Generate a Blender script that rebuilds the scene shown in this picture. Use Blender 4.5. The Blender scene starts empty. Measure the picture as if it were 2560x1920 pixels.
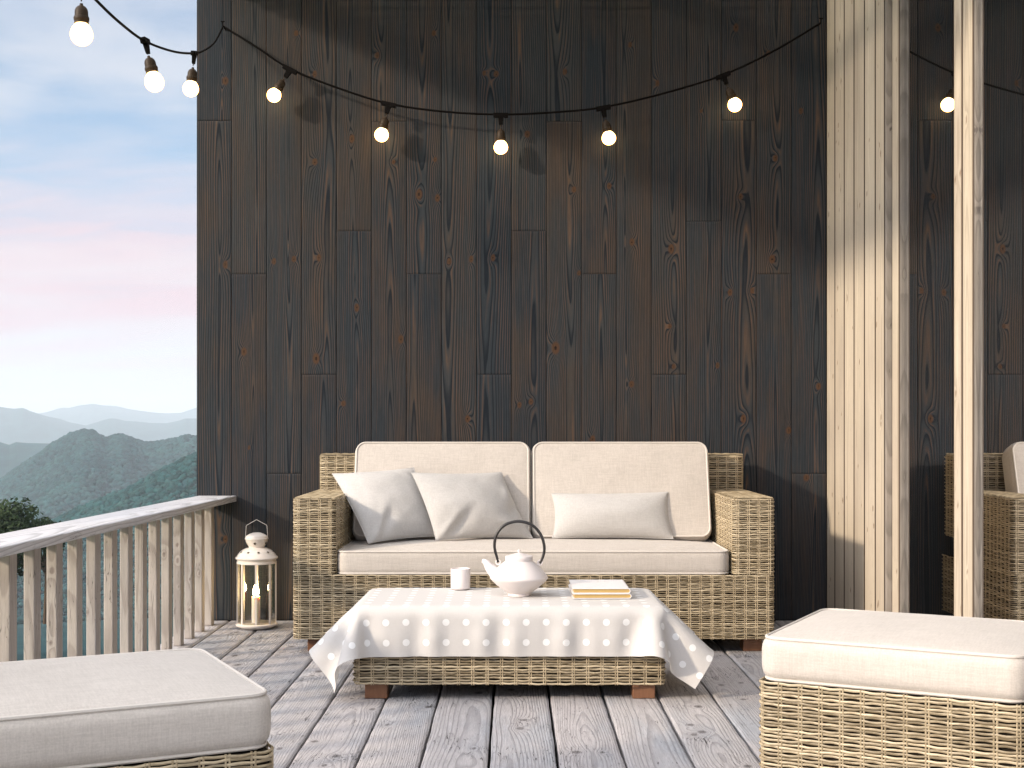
import bpy, math
import numpy as np
from mathutils import Vector, Matrix, Quaternion

S = bpy.context.scene
COL = S.collection
PI = math.pi
R = math.radians

# ------------------------------------------------------------------ camera
H_EYE = 0.90
cam_d = bpy.data.cameras.new("camera")
cam = bpy.data.objects.new("camera", cam_d)
COL.objects.link(cam)
cam.location = (0, 0, H_EYE)
cam.rotation_euler = (R(90), 0, 0)
cam_d.sensor_width = 36
cam_d.lens = 3300 / 2560 * 36
cam_d.shift_x = -3 / 2560
cam_d.shift_y = 107 / 2560
cam_d.clip_start = 0.05
cam_d.clip_end = 60000
S.camera = cam

# ------------------------------------------------------------------ sun, sky, exposure
SUN_EL = R(22.5)
SUN_H = Vector((0.866, 0.500))          # horizontal travel of the light
sun_d = bpy.data.lights.new("sun", 'SUN')
sun_d.energy = 2.5
sun_d.angle = R(4.0)
sun_d.color = (1.0, 0.84, 0.66)
sun = bpy.data.objects.new("sun", sun_d)
COL.objects.link(sun)
_dir = Vector((SUN_H.x * math.cos(SUN_EL), SUN_H.y * math.cos(SUN_EL), -math.sin(SUN_EL)))
sun.rotation_euler = _dir.to_track_quat('-Z', 'Y').to_euler()
sun.location = (-6, -3, 6)

class NT:
    """small helper for building node trees"""
    def __init__(s, tree):
        s.t = tree; s.n = tree.nodes; s.l = tree.links
    def new(s, typ, **kw):
        n = s.n.new(typ)
        for k, v in kw.items(): setattr(n, k, v)
        return n
    def put(s, sock, v):
        if isinstance(v, bpy.types.NodeSocket): s.l.new(v, sock)
        elif v is not None:
            if isinstance(v, (tuple, list)) and len(v) == 3 and sock.type == 'RGBA': v = (*v, 1)
            sock.default_value = v
    def m(s, op, a, b=None, c=None, clamp=False):
        n = s.new('ShaderNodeMath', operation=op); n.use_clamp = clamp
        s.put(n.inputs[0], a); s.put(n.inputs[1], b); s.put(n.inputs[2], c)
        return n.outputs[0]
    def vm(s, op, a, b=None):
        n = s.new('ShaderNodeVectorMath', operation=op)
        s.put(n.inputs[0], a)
        if b is not None: s.put(n.inputs[1], b)
        return n.outputs[0] if op not in ('DOT_PRODUCT', 'LENGTH') else n.outputs['Value']
    def mix(s, f, a, b, mode='MIX'):
        n = s.new('ShaderNodeMix', data_type='RGBA', blend_type=mode)
        s.put(n.inputs[0], f); s.put(n.inputs[6], a); s.put(n.inputs[7], b)
        return n.outputs[2]
    def noise(s, vec, scale=1.0, detail=3, rough=.55, dist=0.0):
        n = s.new('ShaderNodeTexNoise')
        s.put(n.inputs['Vector'], vec); n.inputs['Scale'].default_value = scale
        n.inputs['Detail'].default_value = detail; n.inputs['Roughness'].default_value = rough
        n.inputs['Distortion'].default_value = dist
        return n.outputs['Fac']
    def attr(s, name):
        n = s.new('ShaderNodeAttribute', attribute_name=name)
        return n.outputs['Fac']
    def xyz(s, v):
        n = s.new('ShaderNodeSeparateXYZ'); s.put(n.inputs[0], v); return n.outputs
    def comb(s, x, y, z):
        n = s.new('ShaderNodeCombineXYZ')
        for i, v in enumerate((x, y, z)): s.put(n.inputs[i], v)
        return n.outputs[0]
    def ss(s, v, lo, hi):
        n = s.new('ShaderNodeMapRange', interpolation_type='SMOOTHSTEP')
        s.put(n.inputs['Value'], v); s.put(n.inputs['From Min'], lo); s.put(n.inputs['From Max'], hi)
        return n.outputs[0]
    def bump(s, h, strength=.5, dist=.01):
        n = s.new('ShaderNodeBump'); n.inputs['Strength'].default_value = strength
        n.inputs['Distance'].default_value = dist; s.put(n.inputs['Height'], h)
        return n.outputs[0]

world = bpy.data.worlds.new("World")
S.world = world
world.use_nodes = True
_t = NT(world.node_tree)
_t.n.clear()
_sky = _t.new('ShaderNodeTexSky', sky_type='NISHITA')
_sky.sun_disc = False
_sky.sun_elevation = SUN_EL
_sky.sun_rotation = math.atan2(-SUN_H.x, -SUN_H.y) % (2 * PI)
_sky.altitude = 600
_sky.air_density = 1.0; _sky.dust_density = 1.6; _sky.ozone_density = 2.0
_dirv = _t.new('ShaderNodeTexCoord').outputs['Generated']
_x, _y, _z = _t.xyz(_dirv)
_zc = _t.m('MAXIMUM', _z, 0.0)
# streaky high cloud sheets, laid out on a flat layer far above
_pl = _t.m('ADD', _zc, 0.16)
_cx = _t.m('DIVIDE', _x, _pl); _cy = _t.m('DIVIDE', _y, _pl)
_cv = _t.comb(_t.m('ADD', _t.m('MULTIPLY', _cx, 0.55), 3.1), _t.m('MULTIPLY', _cy, 1.25), _t.m('MULTIPLY', _z, 1.3))
_n1 = _t.noise(_cv, 1.25, 6, .55, .5)
_n2 = _t.noise(_cv, 3.3, 5, .55, .3)
_veil = _t.m('ADD', _t.m('MULTIPLY', _n1, .75), _t.m('MULTIPLY', _n2, .25))
_cl = _t.ss(_veil, .41, .63)
_zn = _t.m('ADD', _zc, _t.m('MULTIPLY', _t.m('SUBTRACT', _n2, .5), .22))
_zm = _t.m('ADD', _zc, _t.m('MULTIPLY', _t.m('SUBTRACT', _n1, .5), .18))
_low = _t.ss(_zn, .215, .10)                       # cloud bank thickening towards the horizon
_high = _t.m('MULTIPLY', _t.ss(_z, .34, .65), .85)  # thin bright overcast overhead
_cov = _t.m('MAXIMUM', _t.m('MAXIMUM', _t.m('MULTIPLY', _cl, .66), _low), _high)
_band = _t.m('MULTIPLY', _t.ss(_zm, .030, .105), _t.ss(_zm, .235, .150))
_pinkn = _t.ss(_t.m('ADD', _n1, _t.m('MULTIPLY', _n2, .3)), .42, .80)
_ccol = _t.mix(_t.m('MULTIPLY', _band, _t.m('ADD', _t.m('MULTIPLY', _pinkn, .55), .45)), (.97, .96, 1.0), (1.0, .74, .81))
_sd = _t.vm('DOT_PRODUCT', _dirv, (-SUN_H.x * math.cos(SUN_EL), -SUN_H.y * math.cos(SUN_EL), math.sin(SUN_EL)))
_glow = _t.ss(_sd, .05, 1.0)                        # cloud is brightest on the sun's side of the sky
_skyc = _t.mix(1.0, _sky.outputs[0], (1.0, 1.0, 1.0), 'MULTIPLY')
_bgA = _t.new('ShaderNodeBackground'); _t.put(_bgA.inputs[0], _skyc); _bgA.inputs[1].default_value = .115
_bgB = _t.new('ShaderNodeBackground'); _t.put(_bgB.inputs[0], _ccol); _t.put(_bgB.inputs[1], _t.m('ADD', .54, _t.m('ADD', _t.m('MULTIPLY', _glow, 1.5), _t.m('MULTIPLY', _t.ss(_z, .36, .8), .55))))
_mx = _t.new('ShaderNodeMixShader')
_t.put(_mx.inputs[0], _cov); _t.l.new(_bgA.outputs[0], _mx.inputs[1]); _t.l.new(_bgB.outputs[0], _mx.inputs[2])
_o = _t.new('ShaderNodeOutputWorld'); _t.l.new(_mx.outputs[0], _o.inputs[0])

S.view_settings.view_transform = 'Standard'
S.view_settings.look = 'None'
S.view_settings.exposure = 0.74
S.view_settings.gamma = 1.0
S.view_settings.use_curve_mapping = False
S.render.engine = 'CYCLES'
S.cycles.use_denoising = True
S.cycles.max_bounces = 8
S.cycles.diffuse_bounces = 4
S.cycles.glossy_bounces = 4
S.cycles.transmission_bounces = 8
S.cycles.transparent_max_bounces = 12
S.cycles.volume_bounces = 2
S.cycles.caustics_reflective = False
S.cycles.caustics_refractive = False
S.cycles.sample_clamp_indirect = 6

# ------------------------------------------------------------------ object helpers
def tag(o, label=None, cat=None, group=None, kind=None):
    if label: o['label'] = label
    if cat: o['category'] = cat
    if group: o['group'] = group
    if kind: o['kind'] = kind
    return o

def thing(name, label, cat, loc=(0, 0, 0), rz=0, group=None):
    o = bpy.data.objects.new(name, None)
    COL.objects.link(o)
    o.location = loc; o.rotation_euler = (0, 0, rz)
    o.empty_display_size = .1
    return tag(o, label, cat, group)

class MB:
    """collects vertices, faces and per-vertex values; build() links them as one mesh object"""
    def __init__(s):
        s.v = []; s.q = []; s.tr = []; s.n = 0; s.a = []; s.qm = []; s.tm = []
    def add(s, v, f, mat=0, **attrs):
        v = np.asarray(v, float).reshape(-1, 3)
        f = np.asarray(f, int)
        s.v.append(v)
        if f.size:
            if f.shape[1] == 4: s.q.append(f + s.n); s.qm.append(np.full(len(f), mat))
            else: s.tr.append(f + s.n); s.tm.append(np.full(len(f), mat))
        s.a.append((len(v), attrs))
        s.n += len(v)
        return s
    def build(s, name, mats, parent=None, smooth=True, sharp=True):
        me = bpy.data.meshes.new(name)
        V = np.concatenate(s.v)
        q = np.concatenate(s.q) if s.q else np.zeros((0, 4), int)
        t = np.concatenate(s.tr) if s.tr else np.zeros((0, 3), int)
        nq, nt = len(q), len(t)
        me.vertices.add(len(V)); me.vertices.foreach_set('co', V.astype('f4').ravel())
        loops = np.concatenate([q.ravel(), t.ravel()]).astype('i4')
        me.loops.add(len(loops)); me.loops.foreach_set('vertex_index', loops)
        me.polygons.add(nq + nt)
        st = np.concatenate([np.arange(nq) * 4, nq * 4 + np.arange(nt) * 3]).astype('i4')
        me.polygons.foreach_set('loop_start', st)
        mi = np.concatenate(s.qm + s.tm).astype('i4')
        me.polygons.foreach_set('material_index', mi)
        me.polygons.foreach_set('use_smooth', np.full(nq + nt, smooth))
        names = set()
        for _, a in s.a: names |= set(a)
        for nm in names:
            arr = np.concatenate([np.broadcast_to(np.asarray(a.get(nm, 0.0), float).ravel() if np.ndim(a.get(nm, 0.0)) else a.get(nm, 0.0), (k,)) for k, a in s.a])
            at = me.attributes.new(nm, 'FLOAT', 'POINT'); at.data.foreach_set('value', arr.astype('f4'))
        me.update(calc_edges=True); me.validate()
        if smooth and sharp: me.set_sharp_from_angle(angle=R(42))
        for m in (mats if isinstance(mats, (list, tuple)) else [mats]): me.materials.append(m)
        o = bpy.data.objects.new(name, me)
        COL.objects.link(o)
        if parent is not None: o.parent = parent
        return o

def grid_faces(nu, nv, wrap_u=False, wrap_v=False, flip=False):
    a = np.arange(nu * nv).reshape(nu, nv)
    if wrap_u: a = np.concatenate([a, a[:1]], 0)
    if wrap_v: a = np.concatenate([a, a[:, :1]], 1)
    f = np.stack([a[:-1, :-1], a[1:, :-1], a[1:, 1:], a[:-1, 1:]], -1).reshape(-1, 4)
    return f[:, ::-1] if flip else f

BOXF = np.array([[0, 3, 2, 1], [4, 5, 6, 7], [0, 1, 5, 4], [1, 2, 6, 5], [2, 3, 7, 6], [3, 0, 4, 7]])
def box(mb, x0, x1, y0, y1, z0, z1, mat=0, bev=0.0, **at):
    """box; with bev > 0 its edges are chamfered"""
    if bev <= 0:
        v = [(x0, y0, z0), (x1, y0, z0), (x1, y1, z0), (x0, y1, z0), (x0, y0, z1), (x1, y0, z1), (x1, y1, z1), (x0, y1, z1)]
        return mb.add(v, BOXF, mat, **at)
    c = np.array([(x0 + x1) / 2, (y0 + y1) / 2, (z0 + z1) / 2]); h = np.array([x1 - x0, y1 - y0, z1 - z0]) / 2
    vs = []; idx = {}
    sg = [(-1, -1, -1), (1, -1, -1), (1, 1, -1), (-1, 1, -1), (-1, -1, 1), (1, -1, 1), (1, 1, 1), (-1, 1, 1)]
    for i, g in enumerate(sg):
        for ax in range(3):
            p = h - bev; p = p.copy(); p[ax] = h[ax]
            idx[(i, ax)] = len(vs); vs.append(c + np.array(g) * p)
    q = []; t = []
    axf = [2, 2, 1, 0, 1, 0]
    for f, ax in zip(BOXF, axf): q.append([idx[(i, ax)] for i in f])
    edges = set()
    for f in BOXF:
        for k in range(4):
            a, b = f[k], f[(k + 1) % 4]
            e = (min(a, b), max(a, b))
            if e in edges: continue
            edges.add(e)
            fs = [(fi, ax) for fi, ax in zip(BOXF, axf) if a in fi and b in fi]
            (f1, a1), (f2, a2) = fs
            k1 = list(f1)
            # orientation: b->a along f1 if f1 has a->b
            fwd = k1[(k1.index(a) + 1) % 4] == b
            if fwd: q.append([idx[(b, a1)], idx[(a, a1)], idx[(a, a2)], idx[(b, a2)]])
            else: q.append([idx[(a, a1)], idx[(b, a1)], idx[(b, a2)], idx[(a, a2)]])
    for i, g in enumerate(sg):
        tri = [idx[(i, 0)], idx[(i, 1)], idx[(i, 2)]]
        if g[0] * g[1] * g[2] < 0: tri = tri[::-1]
        t.append(tri)
    n0 = mb.n
    mb.add(vs, np.array(q), mat, **at)
    mb.tr.append(np.array(t) + n0); mb.tm.append(np.full(len(t), mat))
    return mb

def frames(P, closed=False):
    P = np.asarray(P, float)
    if closed: T = np.roll(P, -1, 0) - np.roll(P, 1, 0)
    else: T = np.gradient(P, axis=0)
    T /= np.linalg.norm(T, axis=1, keepdims=True) + 1e-12
    N = np.zeros_like(P)
    ref = np.array([0, 0, 1.0]) if abs(T[0, 2]) < .9 else np.array([1.0, 0, 0])
    n = ref - T[0] * ref.dot(T[0]); n /= np.linalg.norm(n)
    for i in range(len(P)):
        n = n - T[i] * n.dot(T[i]); n /= np.linalg.norm(n) + 1e-12; N[i] = n
    return T, N, np.cross(T, N)

def tube(mb, P, r, k=8, closed=False, mat=0, cap=True, **at):
    P = np.asarray(P, float); n = len(P)
    r = np.broadcast_to(np.asarray(r, float), (n,))
    T, N, B = frames(P, closed)
    a = np.arange(k) / k * 2 * PI
    V = P[:, None] + r[:, None, None] * (np.cos(a)[None, :, None] * N[:, None] + np.sin(a)[None, :, None] * B[:, None])
    V = V.reshape(-1, 3)
    n0 = mb.n
    mb.add(V, grid_faces(n, k, wrap_u=closed, wrap_v=True, flip=True), mat, **at)
    if cap and not closed:
        for i, fl in ((0, False), (n - 1, True)):
            ring = n0 + i * k + np.arange(k)
            c = mb.n
            mb.add([P[i]], np.zeros((0, 3), int), mat, **{q: (np.ravel(w)[0] if np.ndim(w) else w) for q, w in at.items()})
            f = np.stack([ring, np.roll(ring, -1), np.full(k, c)], 1)
            mb.tr.append(f if not fl else f[:, ::-1]); mb.tm.append(np.full(k, mat))
    return mb

def lathe(mb, prof, k=48, c=(0, 0, 0), mat=0, M=None):
    """prof = list of (radius, z) from bottom to top"""
    p = np.array(prof, float); a = np.arange(k) / k * 2 * PI
    V = np.stack([p[:, None, 0] * np.cos(a), p[:, None, 0] * np.sin(a), np.broadcast_to(p[:, None, 1], (len(p), k))], -1).reshape(-1, 3)
    if M is not None: V = V @ np.array(M.to_3x3()).T + np.array(M.translation)
    V = V + np.array(c)
    return mb.add(V, grid_faces(len(p), k, wrap_v=True, flip=True), mat)

def smooth_path(pts, n=80, closed=False):
    """Catmull-Rom through the points"""
    p = np.asarray(pts, float); m = len(p)
    if closed: q = np.concatenate([p[-1:], p, p[:2]])
    else: q = np.concatenate([2 * p[:1] - p[1:2], p, 2 * p[-1:] - p[-2:-1]])
    segs = m if closed else m - 1
    t = np.linspace(0, segs, n, endpoint=not closed)
    i = np.minimum(t.astype(int), segs - 1); u = (t - i)[:, None]
    a, b, c, d = q[i], q[i + 1], q[i + 2], q[i + 3]
    return .5 * (2 * b + (c - a) * u + (2 * a - 5 * b + 4 * c - d) * u ** 2 + (3 * b - a - 3 * c + d) * u ** 3)

# ------------------------------------------------------------------ noise in numpy
def _hash(i, j, seed):
    h = (i.astype(np.int64) * 374761393 + j.astype(np.int64) * 668265263 + seed * 974634721) & 0xffffffff
    h = ((h ^ (h >> 13)) * 1274126177) & 0xffffffff
    return ((h ^ (h >> 16)) & 0xffff) / 65535.0
def vnoise(x, y, seed=0):
    xi = np.floor(x); yi = np.floor(y); fx = x - xi; fy = y - yi
    fx = fx * fx * (3 - 2 * fx); fy = fy * fy * (3 - 2 * fy)
    a = _hash(xi, yi, seed); b = _hash(xi + 1, yi, seed); c = _hash(xi, yi + 1, seed); d = _hash(xi + 1, yi + 1, seed)
    return a + (b - a) * fx + (c - a) * fy + (a - b - c + d) * fx * fy
def fbm(x, y, seed=0, o=4):
    s = 0; w = .5
    for k in range(o):
        s = s + w * (vnoise(x * 2 ** k, y * 2 ** k, seed + k * 7) - .5) * 2; w *= .5
    return s

# ------------------------------------------------------------------ boards with grain
def wood_field(x, z, w, seed, knots=(), ring=.0095, slope=.03):
    """growth rings of one sawn board: x across, z along; returns ring phase and knot closeness"""
    rg = np.random.default_rng(seed)
    xc = rg.uniform(-.30, .30) * w + .16 * w * fbm(z * .9, z * 0 + .5, seed, 2)
    z0 = rg.uniform(-2, 4)
    c = slope * rg.uniform(.5, 1.5) * (z - z0) + .018 * fbm(z * 1.7, z * 0 + 3.3, seed + 1, 2)
    dx = (x - xc) * rg.uniform(.75, 1.25)
    f = np.sqrt(dx ** 2 + c ** 2 + 1e-5)
    f = f + .0035 * fbm(x * 22, z * 1.6, seed + 2, 3) + .0010 * fbm(x * 70, z * 7, seed + 5, 2)
    kn = np.zeros_like(x)
    for (kx, kz, kr) in knots:
        el = rg.uniform(1.15, 1.7)
        d2 = (x - kx) ** 2 + ((z - kz) / el) ** 2
        f = f + .020 * (kr / .014) * np.exp(-d2 / (2 * (kr * 1.25) ** 2)) * (1 if rg.random() < .7 else -1)
        s2 = (x - kx) ** 2 + ((z - kz) / 3.2) ** 2
        f = f + .010 * (kr / .014) * np.exp(-s2 / (2 * (kr * 2.0) ** 2))
        kn = np.maximum(kn, np.exp(-d2 / (2 * (kr * .62) ** 2)))
    return f / ring, kn

def board(mb, O, U, V, w, L, seed, du=.006, dv=.012, knots=None, nk=1.2, kr=(.007, .014), tone=None, thick=.02,
          ring=.0095, slope=.03, edge=.004, edge_noise=0.0, z_off=0.0, sides=(1, 1, 1, 1), mat=0, groove=0.0):
    """one sawn board: a finely divided face (origin O, across U, along V) with eased edges and side walls"""
    O = np.array(O, float); U = np.array(U, float); V = np.array(V, float); Nn = np.cross(U, V)
    rg = np.random.default_rng(seed + 9000)
    nu = max(4, int(round(w / du))); nv = max(2, int(round(L / dv)))
    a = np.concatenate([[0.0], [edge], np.linspace(edge, w - edge, nu)[1:-1], [w - edge], [w]])
    b = np.concatenate([[0.0], [edge], np.linspace(edge, L - edge, nv)[1:-1], [L - edge], [L]])
    A, B = np.meshgrid(a, b, indexing='ij')
    if knots is None:
        knots = [(rg.uniform(-.38, .38) * w, rg.uniform(.03, max(.04, L - .03)), rg.uniform(*kr)) for _ in range(rg.poisson(nk * L))]
    f, kn = wood_field(A - w / 2, B + z_off, w, seed, [(k[0], k[1] + z_off, k[2]) for k in knots], ring, slope)
    drop = np.zeros_like(A)
    drop[0] = drop[-1] = edge * .8
    drop[:, 0] = np.maximum(drop[:, 0], edge * .8); drop[:, -1] = np.maximum(drop[:, -1], edge * .8)
    AA = A.copy()
    if edge_noise:
        wob = edge_noise * fbm(b * 9, b * 0 + .2, seed + 3, 3); wob2 = edge_noise * fbm(b * 9, b * 0 + 7.2, seed + 4, 3)
        AA[0] += wob; AA[1] += wob; AA[-1] += wob2; AA[-2] += wob2
    if groove: kn[:2] = np.maximum(kn[:2], groove); kn[-2:] = np.maximum(kn[-2:], groove)
    P = O + AA[..., None] * U + B[..., None] * V - drop[..., None] * Nn
    t = rg.uniform(0, 1) if tone is None else tone
    n_u, n_v = A.shape
    mb.add(P.reshape(-1, 3), grid_faces(n_u, n_v), mat, grain=f.ravel(), knot=kn.ravel(), tone=t)
    def wall(loop, fr, knn, flip):
        lo = loop - thick * Nn
        k = len(loop)
        mb.add(np.concatenate([loop, lo]), grid_faces(2, k, flip=flip), mat, grain=np.concatenate([fr, fr + thick / ring * .8]),
               knot=np.concatenate([np.maximum(knn, groove * .8), np.maximum(knn * .3, groove)]), tone=t)
    if sides[0]: wall(P[0], f[0], kn[0], False)
    if sides[1]: wall(P[-1], f[-1], kn[-1], True)
    if sides[2]: wall(P[:, 0], f[:, 0], kn[:, 0], True)
    if sides[3]: wall(P[:, -1], f[:, -1], kn[:, -1], False)
    return mb

# ------------------------------------------------------------------ materials
def new_mat(name):
    m = bpy.data.materials.new(name); m.use_nodes = True
    t = NT(m.node_tree)
    p = t.n['Principled BSDF']
    return m, t, p

def mat_plain(name, col, rough=.5, spec=.5, metal=0.0, vary=0.0, scale=30, coat=0.0):
    m, t, p = new_mat(name)
    if vary:
        co = t.new('ShaderNodeTexCoord').outputs['Object']
        n = t.noise(co, scale, 4, .6)
        k = t.m('ADD', t.m('MULTIPLY', n, 2 * vary), 1 - vary)
        c = t.mix(1.0, col, t.comb(k, k, k), 'MULTIPLY')
        t.put(p.inputs['Base Color'], c)
        t.put(p.inputs['Roughness'], t.m('ADD', t.m('MULTIPLY', n, .2), rough - .1))
    else:
        t.put(p.inputs['Base Color'], col); p.inputs['Roughness'].default_value = rough
    p.inputs['Specular IOR Level'].default_value = spec
    p.inputs['Metallic'].default_value = metal
    p.inputs['Coat Weight'].default_value = coat
    return m

def mat_wood(name, c_a, c_b, c_patch, c_light, c_dark, c_knot, c_core, rough=.6, light_amt=.6, dark_amt=.6, axis=(1, 1, 1),
             streak=.25, crack=0.0, spec=.3, bump=.25, patch_scale=1.3, pits=0.0):
    """grain rings, knots and board tones come from the mesh; streaks, cracks and weathering are procedural.
    axis: coordinate scaling that draws streaks along the board"""
    m, t, p = new_mat(name)
    g = t.attr('grain'); kn = t.attr('knot'); tone = t.attr('tone')
    co = t.new('ShaderNodeTexCoord').outputs['Object']
    tv = t.m('MULTIPLY', tone, 37.0)
    cs = t.vm('MULTIPLY', co, axis)
    cs = t.vm('ADD', cs, t.comb(tv, tv, tv))
    cp = t.vm('ADD', t.vm('MULTIPLY', co, tuple(.25 + .75 * min(a, 8) / 8 for a in axis)), t.comb(tv, tv, tv))
    st1 = t.noise(cs, 14, 4, .6)
    st2 = t.noise(cs, 55, 3, .6)
    pa = t.noise(cp, patch_scale * 3, 5, .6)
    base = t.mix(t.m('ADD', t.m('MULTIPLY', tone, .75), t.m('MULTIPLY', st1, .25)), c_a, c_b)
    base = t.mix(t.ss(pa, .42, .70), base, c_patch)
    fr = t.m('FRACT', g)
    dark = t.m('MULTIPLY', t.ss(fr, .50, .86), t.ss(fr, 1.0, .92))
    lite = t.m('MULTIPLY', t.ss(fr, .0, .10), t.ss(fr, .42, .16))
    mod = t.ss(t.noise(cs, 5, 3, .6), .38, .66)
    base = t.mix(t.m('MULTIPLY', t.m('MULTIPLY', lite, mod), light_amt), base, c_light)
    base = t.mix(t.m('MULTIPLY', dark, t.m('MULTIPLY', t.m('ADD', st2, .35), dark_amt)), base, c_dark)
    kk = t.m('ADD', 1 - streak, t.m('MULTIPLY', t.m('ADD', st1, st2), streak))
    base = t.mix(1.0, base, t.comb(kk, kk, kk), 'MULTIPLY')
    base = t.mix(t.m('MULTIPLY', t.ss(kn, .10, .50), .75), base, c_knot)
    base = t.mix(t.ss(kn, .72, .97), base, c_core)
    h = t.m('ADD', t.m('MULTIPLY', dark, -.5), t.m('MULTIPLY', st2, .6))
    if crack:
        cr = t.noise(t.vm('MULTIPLY', cs, (1, 1, 1)), 9, 2, .5, .4)
        ln = t.ss(t.m('ABSOLUTE', t.m('SUBTRACT', cr, .5)), .012, .0)
        ms = t.ss(t.noise(co, 4.3, 2, .5), .50, .62)
        ln = t.m('MULTIPLY', t.m('MULTIPLY', ln, ms), crack)
        base = t.mix(ln, base, c_core)
        h = t.m('SUBTRACT', h, t.m('MULTIPLY', ln, 1.5))
    if pits:
        pn = t.noise(t.vm('MULTIPLY', cs, (1, 1, 1)), 38, 1, .5)
        pt = t.m('MULTIPLY', t.ss(pn, .71, .77), pits)
        base = t.mix(pt, base, c_core)
    t.put(p.inputs['Base Color'], base)
    t.put(p.inputs['Roughness'], t.m('ADD', rough - .08, t.m('MULTIPLY', st1, .18)))
    p.inputs['Specular IOR Level'].default_value = spec
    if bump: t.put(p.inputs['Normal'], t.bump(h, bump, .0025))
    return m

M_WALL = mat_wood('charred_boards', (.022, .030, .039), (.045, .047, .048), (.056, .045, .037), (.122, .069, .041), (.008, .012, .018),
                  (.085, .040, .018), (.012, .009, .008), rough=.72, light_amt=.60, dark_amt=1.0, axis=(9, 9, .45), streak=.6, spec=.12, bump=.35)
M_DECK = mat_wood('weathered_deck', (.385, .365, .37), (.455, .43, .425), (.34, .355, .385), (.51, .485, .475), (.21, .20, .205),
                  (.12, .11, .11), (.022, .02, .02), rough=.66, light_amt=.25, dark_amt=.55, axis=(8, .55, 8), streak=.60, crack=1.0, spec=.25, bump=.7, pits=.85)
M_RAIL = mat_wood('weathered_rail', (.40, .355, .315), (.46, .41, .37), (.36, .33, .31), (.50, .455, .41), (.23, .195, .17),
                  (.22, .18, .16), (.03, .027, .025), rough=.65, light_amt=.4, dark_amt=.55, axis=(9, 9, .6), streak=.35, crack=.7, bump=.4, pits=.35)
M_CAP = mat_wood('weathered_handrail', (.50, .49, .50), (.55, .54, .54), (.44, .45, .48), (.62, .61, .61), (.22, .21, .21),
                 (.20, .18, .17), (.03, .027, .025), rough=.55, light_amt=.4, dark_amt=.6, axis=(9, .6, 9), streak=.4, crack=.8, bump=.4)
M_PINE = mat_wood('pale_pine', (.55, .475, .365), (.61, .535, .43), (.49, .42, .335), (.66, .585, .475), (.32, .25, .18),
                  (.26, .18, .12), (.035, .025, .02), rough=.6, light_amt=.5, dark_amt=.45, axis=(9, 9, .5), streak=.30, bump=.3, pits=.55)
M_PINE_SHADE = mat_wood('pine_ends_shaded', (.29, .255, .215), (.33, .29, .25), (.25, .225, .195), (.37, .33, .29), (.16, .14, .12),
                  (.12, .10, .09), (.03, .025, .02), rough=.65, light_amt=.4, dark_amt=.6, axis=(9, 9, .5), streak=.4, bump=.3, pits=.4)  # darker pine for camera-facing faces; their weaker light is put into the colour
M_LEG = mat_wood('brown_leg', (.20, .095, .05), (.23, .11, .06), (.17, .08, .045), (.28, .14, .08), (.10, .045, .025),
                 (.10, .05, .03), (.03, .02, .015), rough=.4, axis=(12, 12, .6), streak=.4, bump=.1)
M_DARKBACK = mat_plain('dark_void', (.012, .011, .010), .9, .1)

def mat_wicker():
    m, t, p = new_mat('wicker')
    r = t.attr('rnd'); st = t.attr('stake')
    co = t.new('ShaderNodeTexCoord').outputs['Object']
    n = t.noise(co, 60, 3, .6); n2 = t.noise(co, 9, 3, .6)
    f = t.m('ADD', t.m('MULTIPLY', r, .55), t.m('MULTIPLY', n, .45))
    c = t.mix(t.ss(f, .2, .8), (.19, .145, .082), (.55, .455, .305))
    c = t.mix(t.m('MULTIPLY', t.ss(n2, .5, .75), .45), c, (.42, .33, .205))
    c = t.mix(t.m('MULTIPLY', st, .6), c, (.38, .305, .195))
    t.put(p.inputs['Base Color'], c)
    p.inputs['Roughness'].default_value = .42
    p.inputs['Specular IOR Level'].default_value = .4
    return m
M_WICK = mat_wicker()
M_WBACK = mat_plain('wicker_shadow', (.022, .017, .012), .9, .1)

def mat_fabric(name, col, col2, sc=1.0, rough=.85, weave=1.0):
    m, t, p = new_mat(name)
    co = t.new('ShaderNodeTexCoord').outputs['Object']
    hs = []
    for ax in ((18, 260, 260), (260, 18, 260), (260, 260, 18)):
        hs.append(t.noise(t.vm('MULTIPLY', co, tuple(a * sc for a in ax)), 1.0, 3, .65))
    s = t.m('MULTIPLY', t.m('ADD', t.m('ADD', hs[0], hs[1]), hs[2]), 1 / 3)
    bl = t.noise(co, 9, 4, .6)
    f = t.m('ADD', t.m('MULTIPLY', t.ss(s, .34, .66), .8), t.m('MULTIPLY', t.ss(bl, .3, .7), .2))
    c = t.mix(f, col2, col)
    t.put(p.inputs['Base Color'], c)
    p.inputs['Roughness'].default_value = rough
    p.inputs['Specular IOR Level'].default_value = .2
    p.inputs['Sheen Weight'].default_value = .25
    p.inputs['Sheen Roughness'].default_value = .4
    wr = t.noise(co, 7, 3, .55, .6)
    h = t.m('ADD', t.m('MULTIPLY', s, .35 * weave), t.m('MULTIPLY', wr, 1.0))
    t.put(p.inputs['Normal'], t.bump(h, .35, .006))
    return m
M_LINEN = mat_fabric('linen', (.60, .55, .495), (.45, .41, .365))
M_PILLOW = mat_fabric('pillow_linen', (.57, .555, .53), (.45, .435, .42))
M_PIPE = mat_plain('piping', (.60, .555, .50), .8, .2, vary=.08, scale=200)

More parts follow.
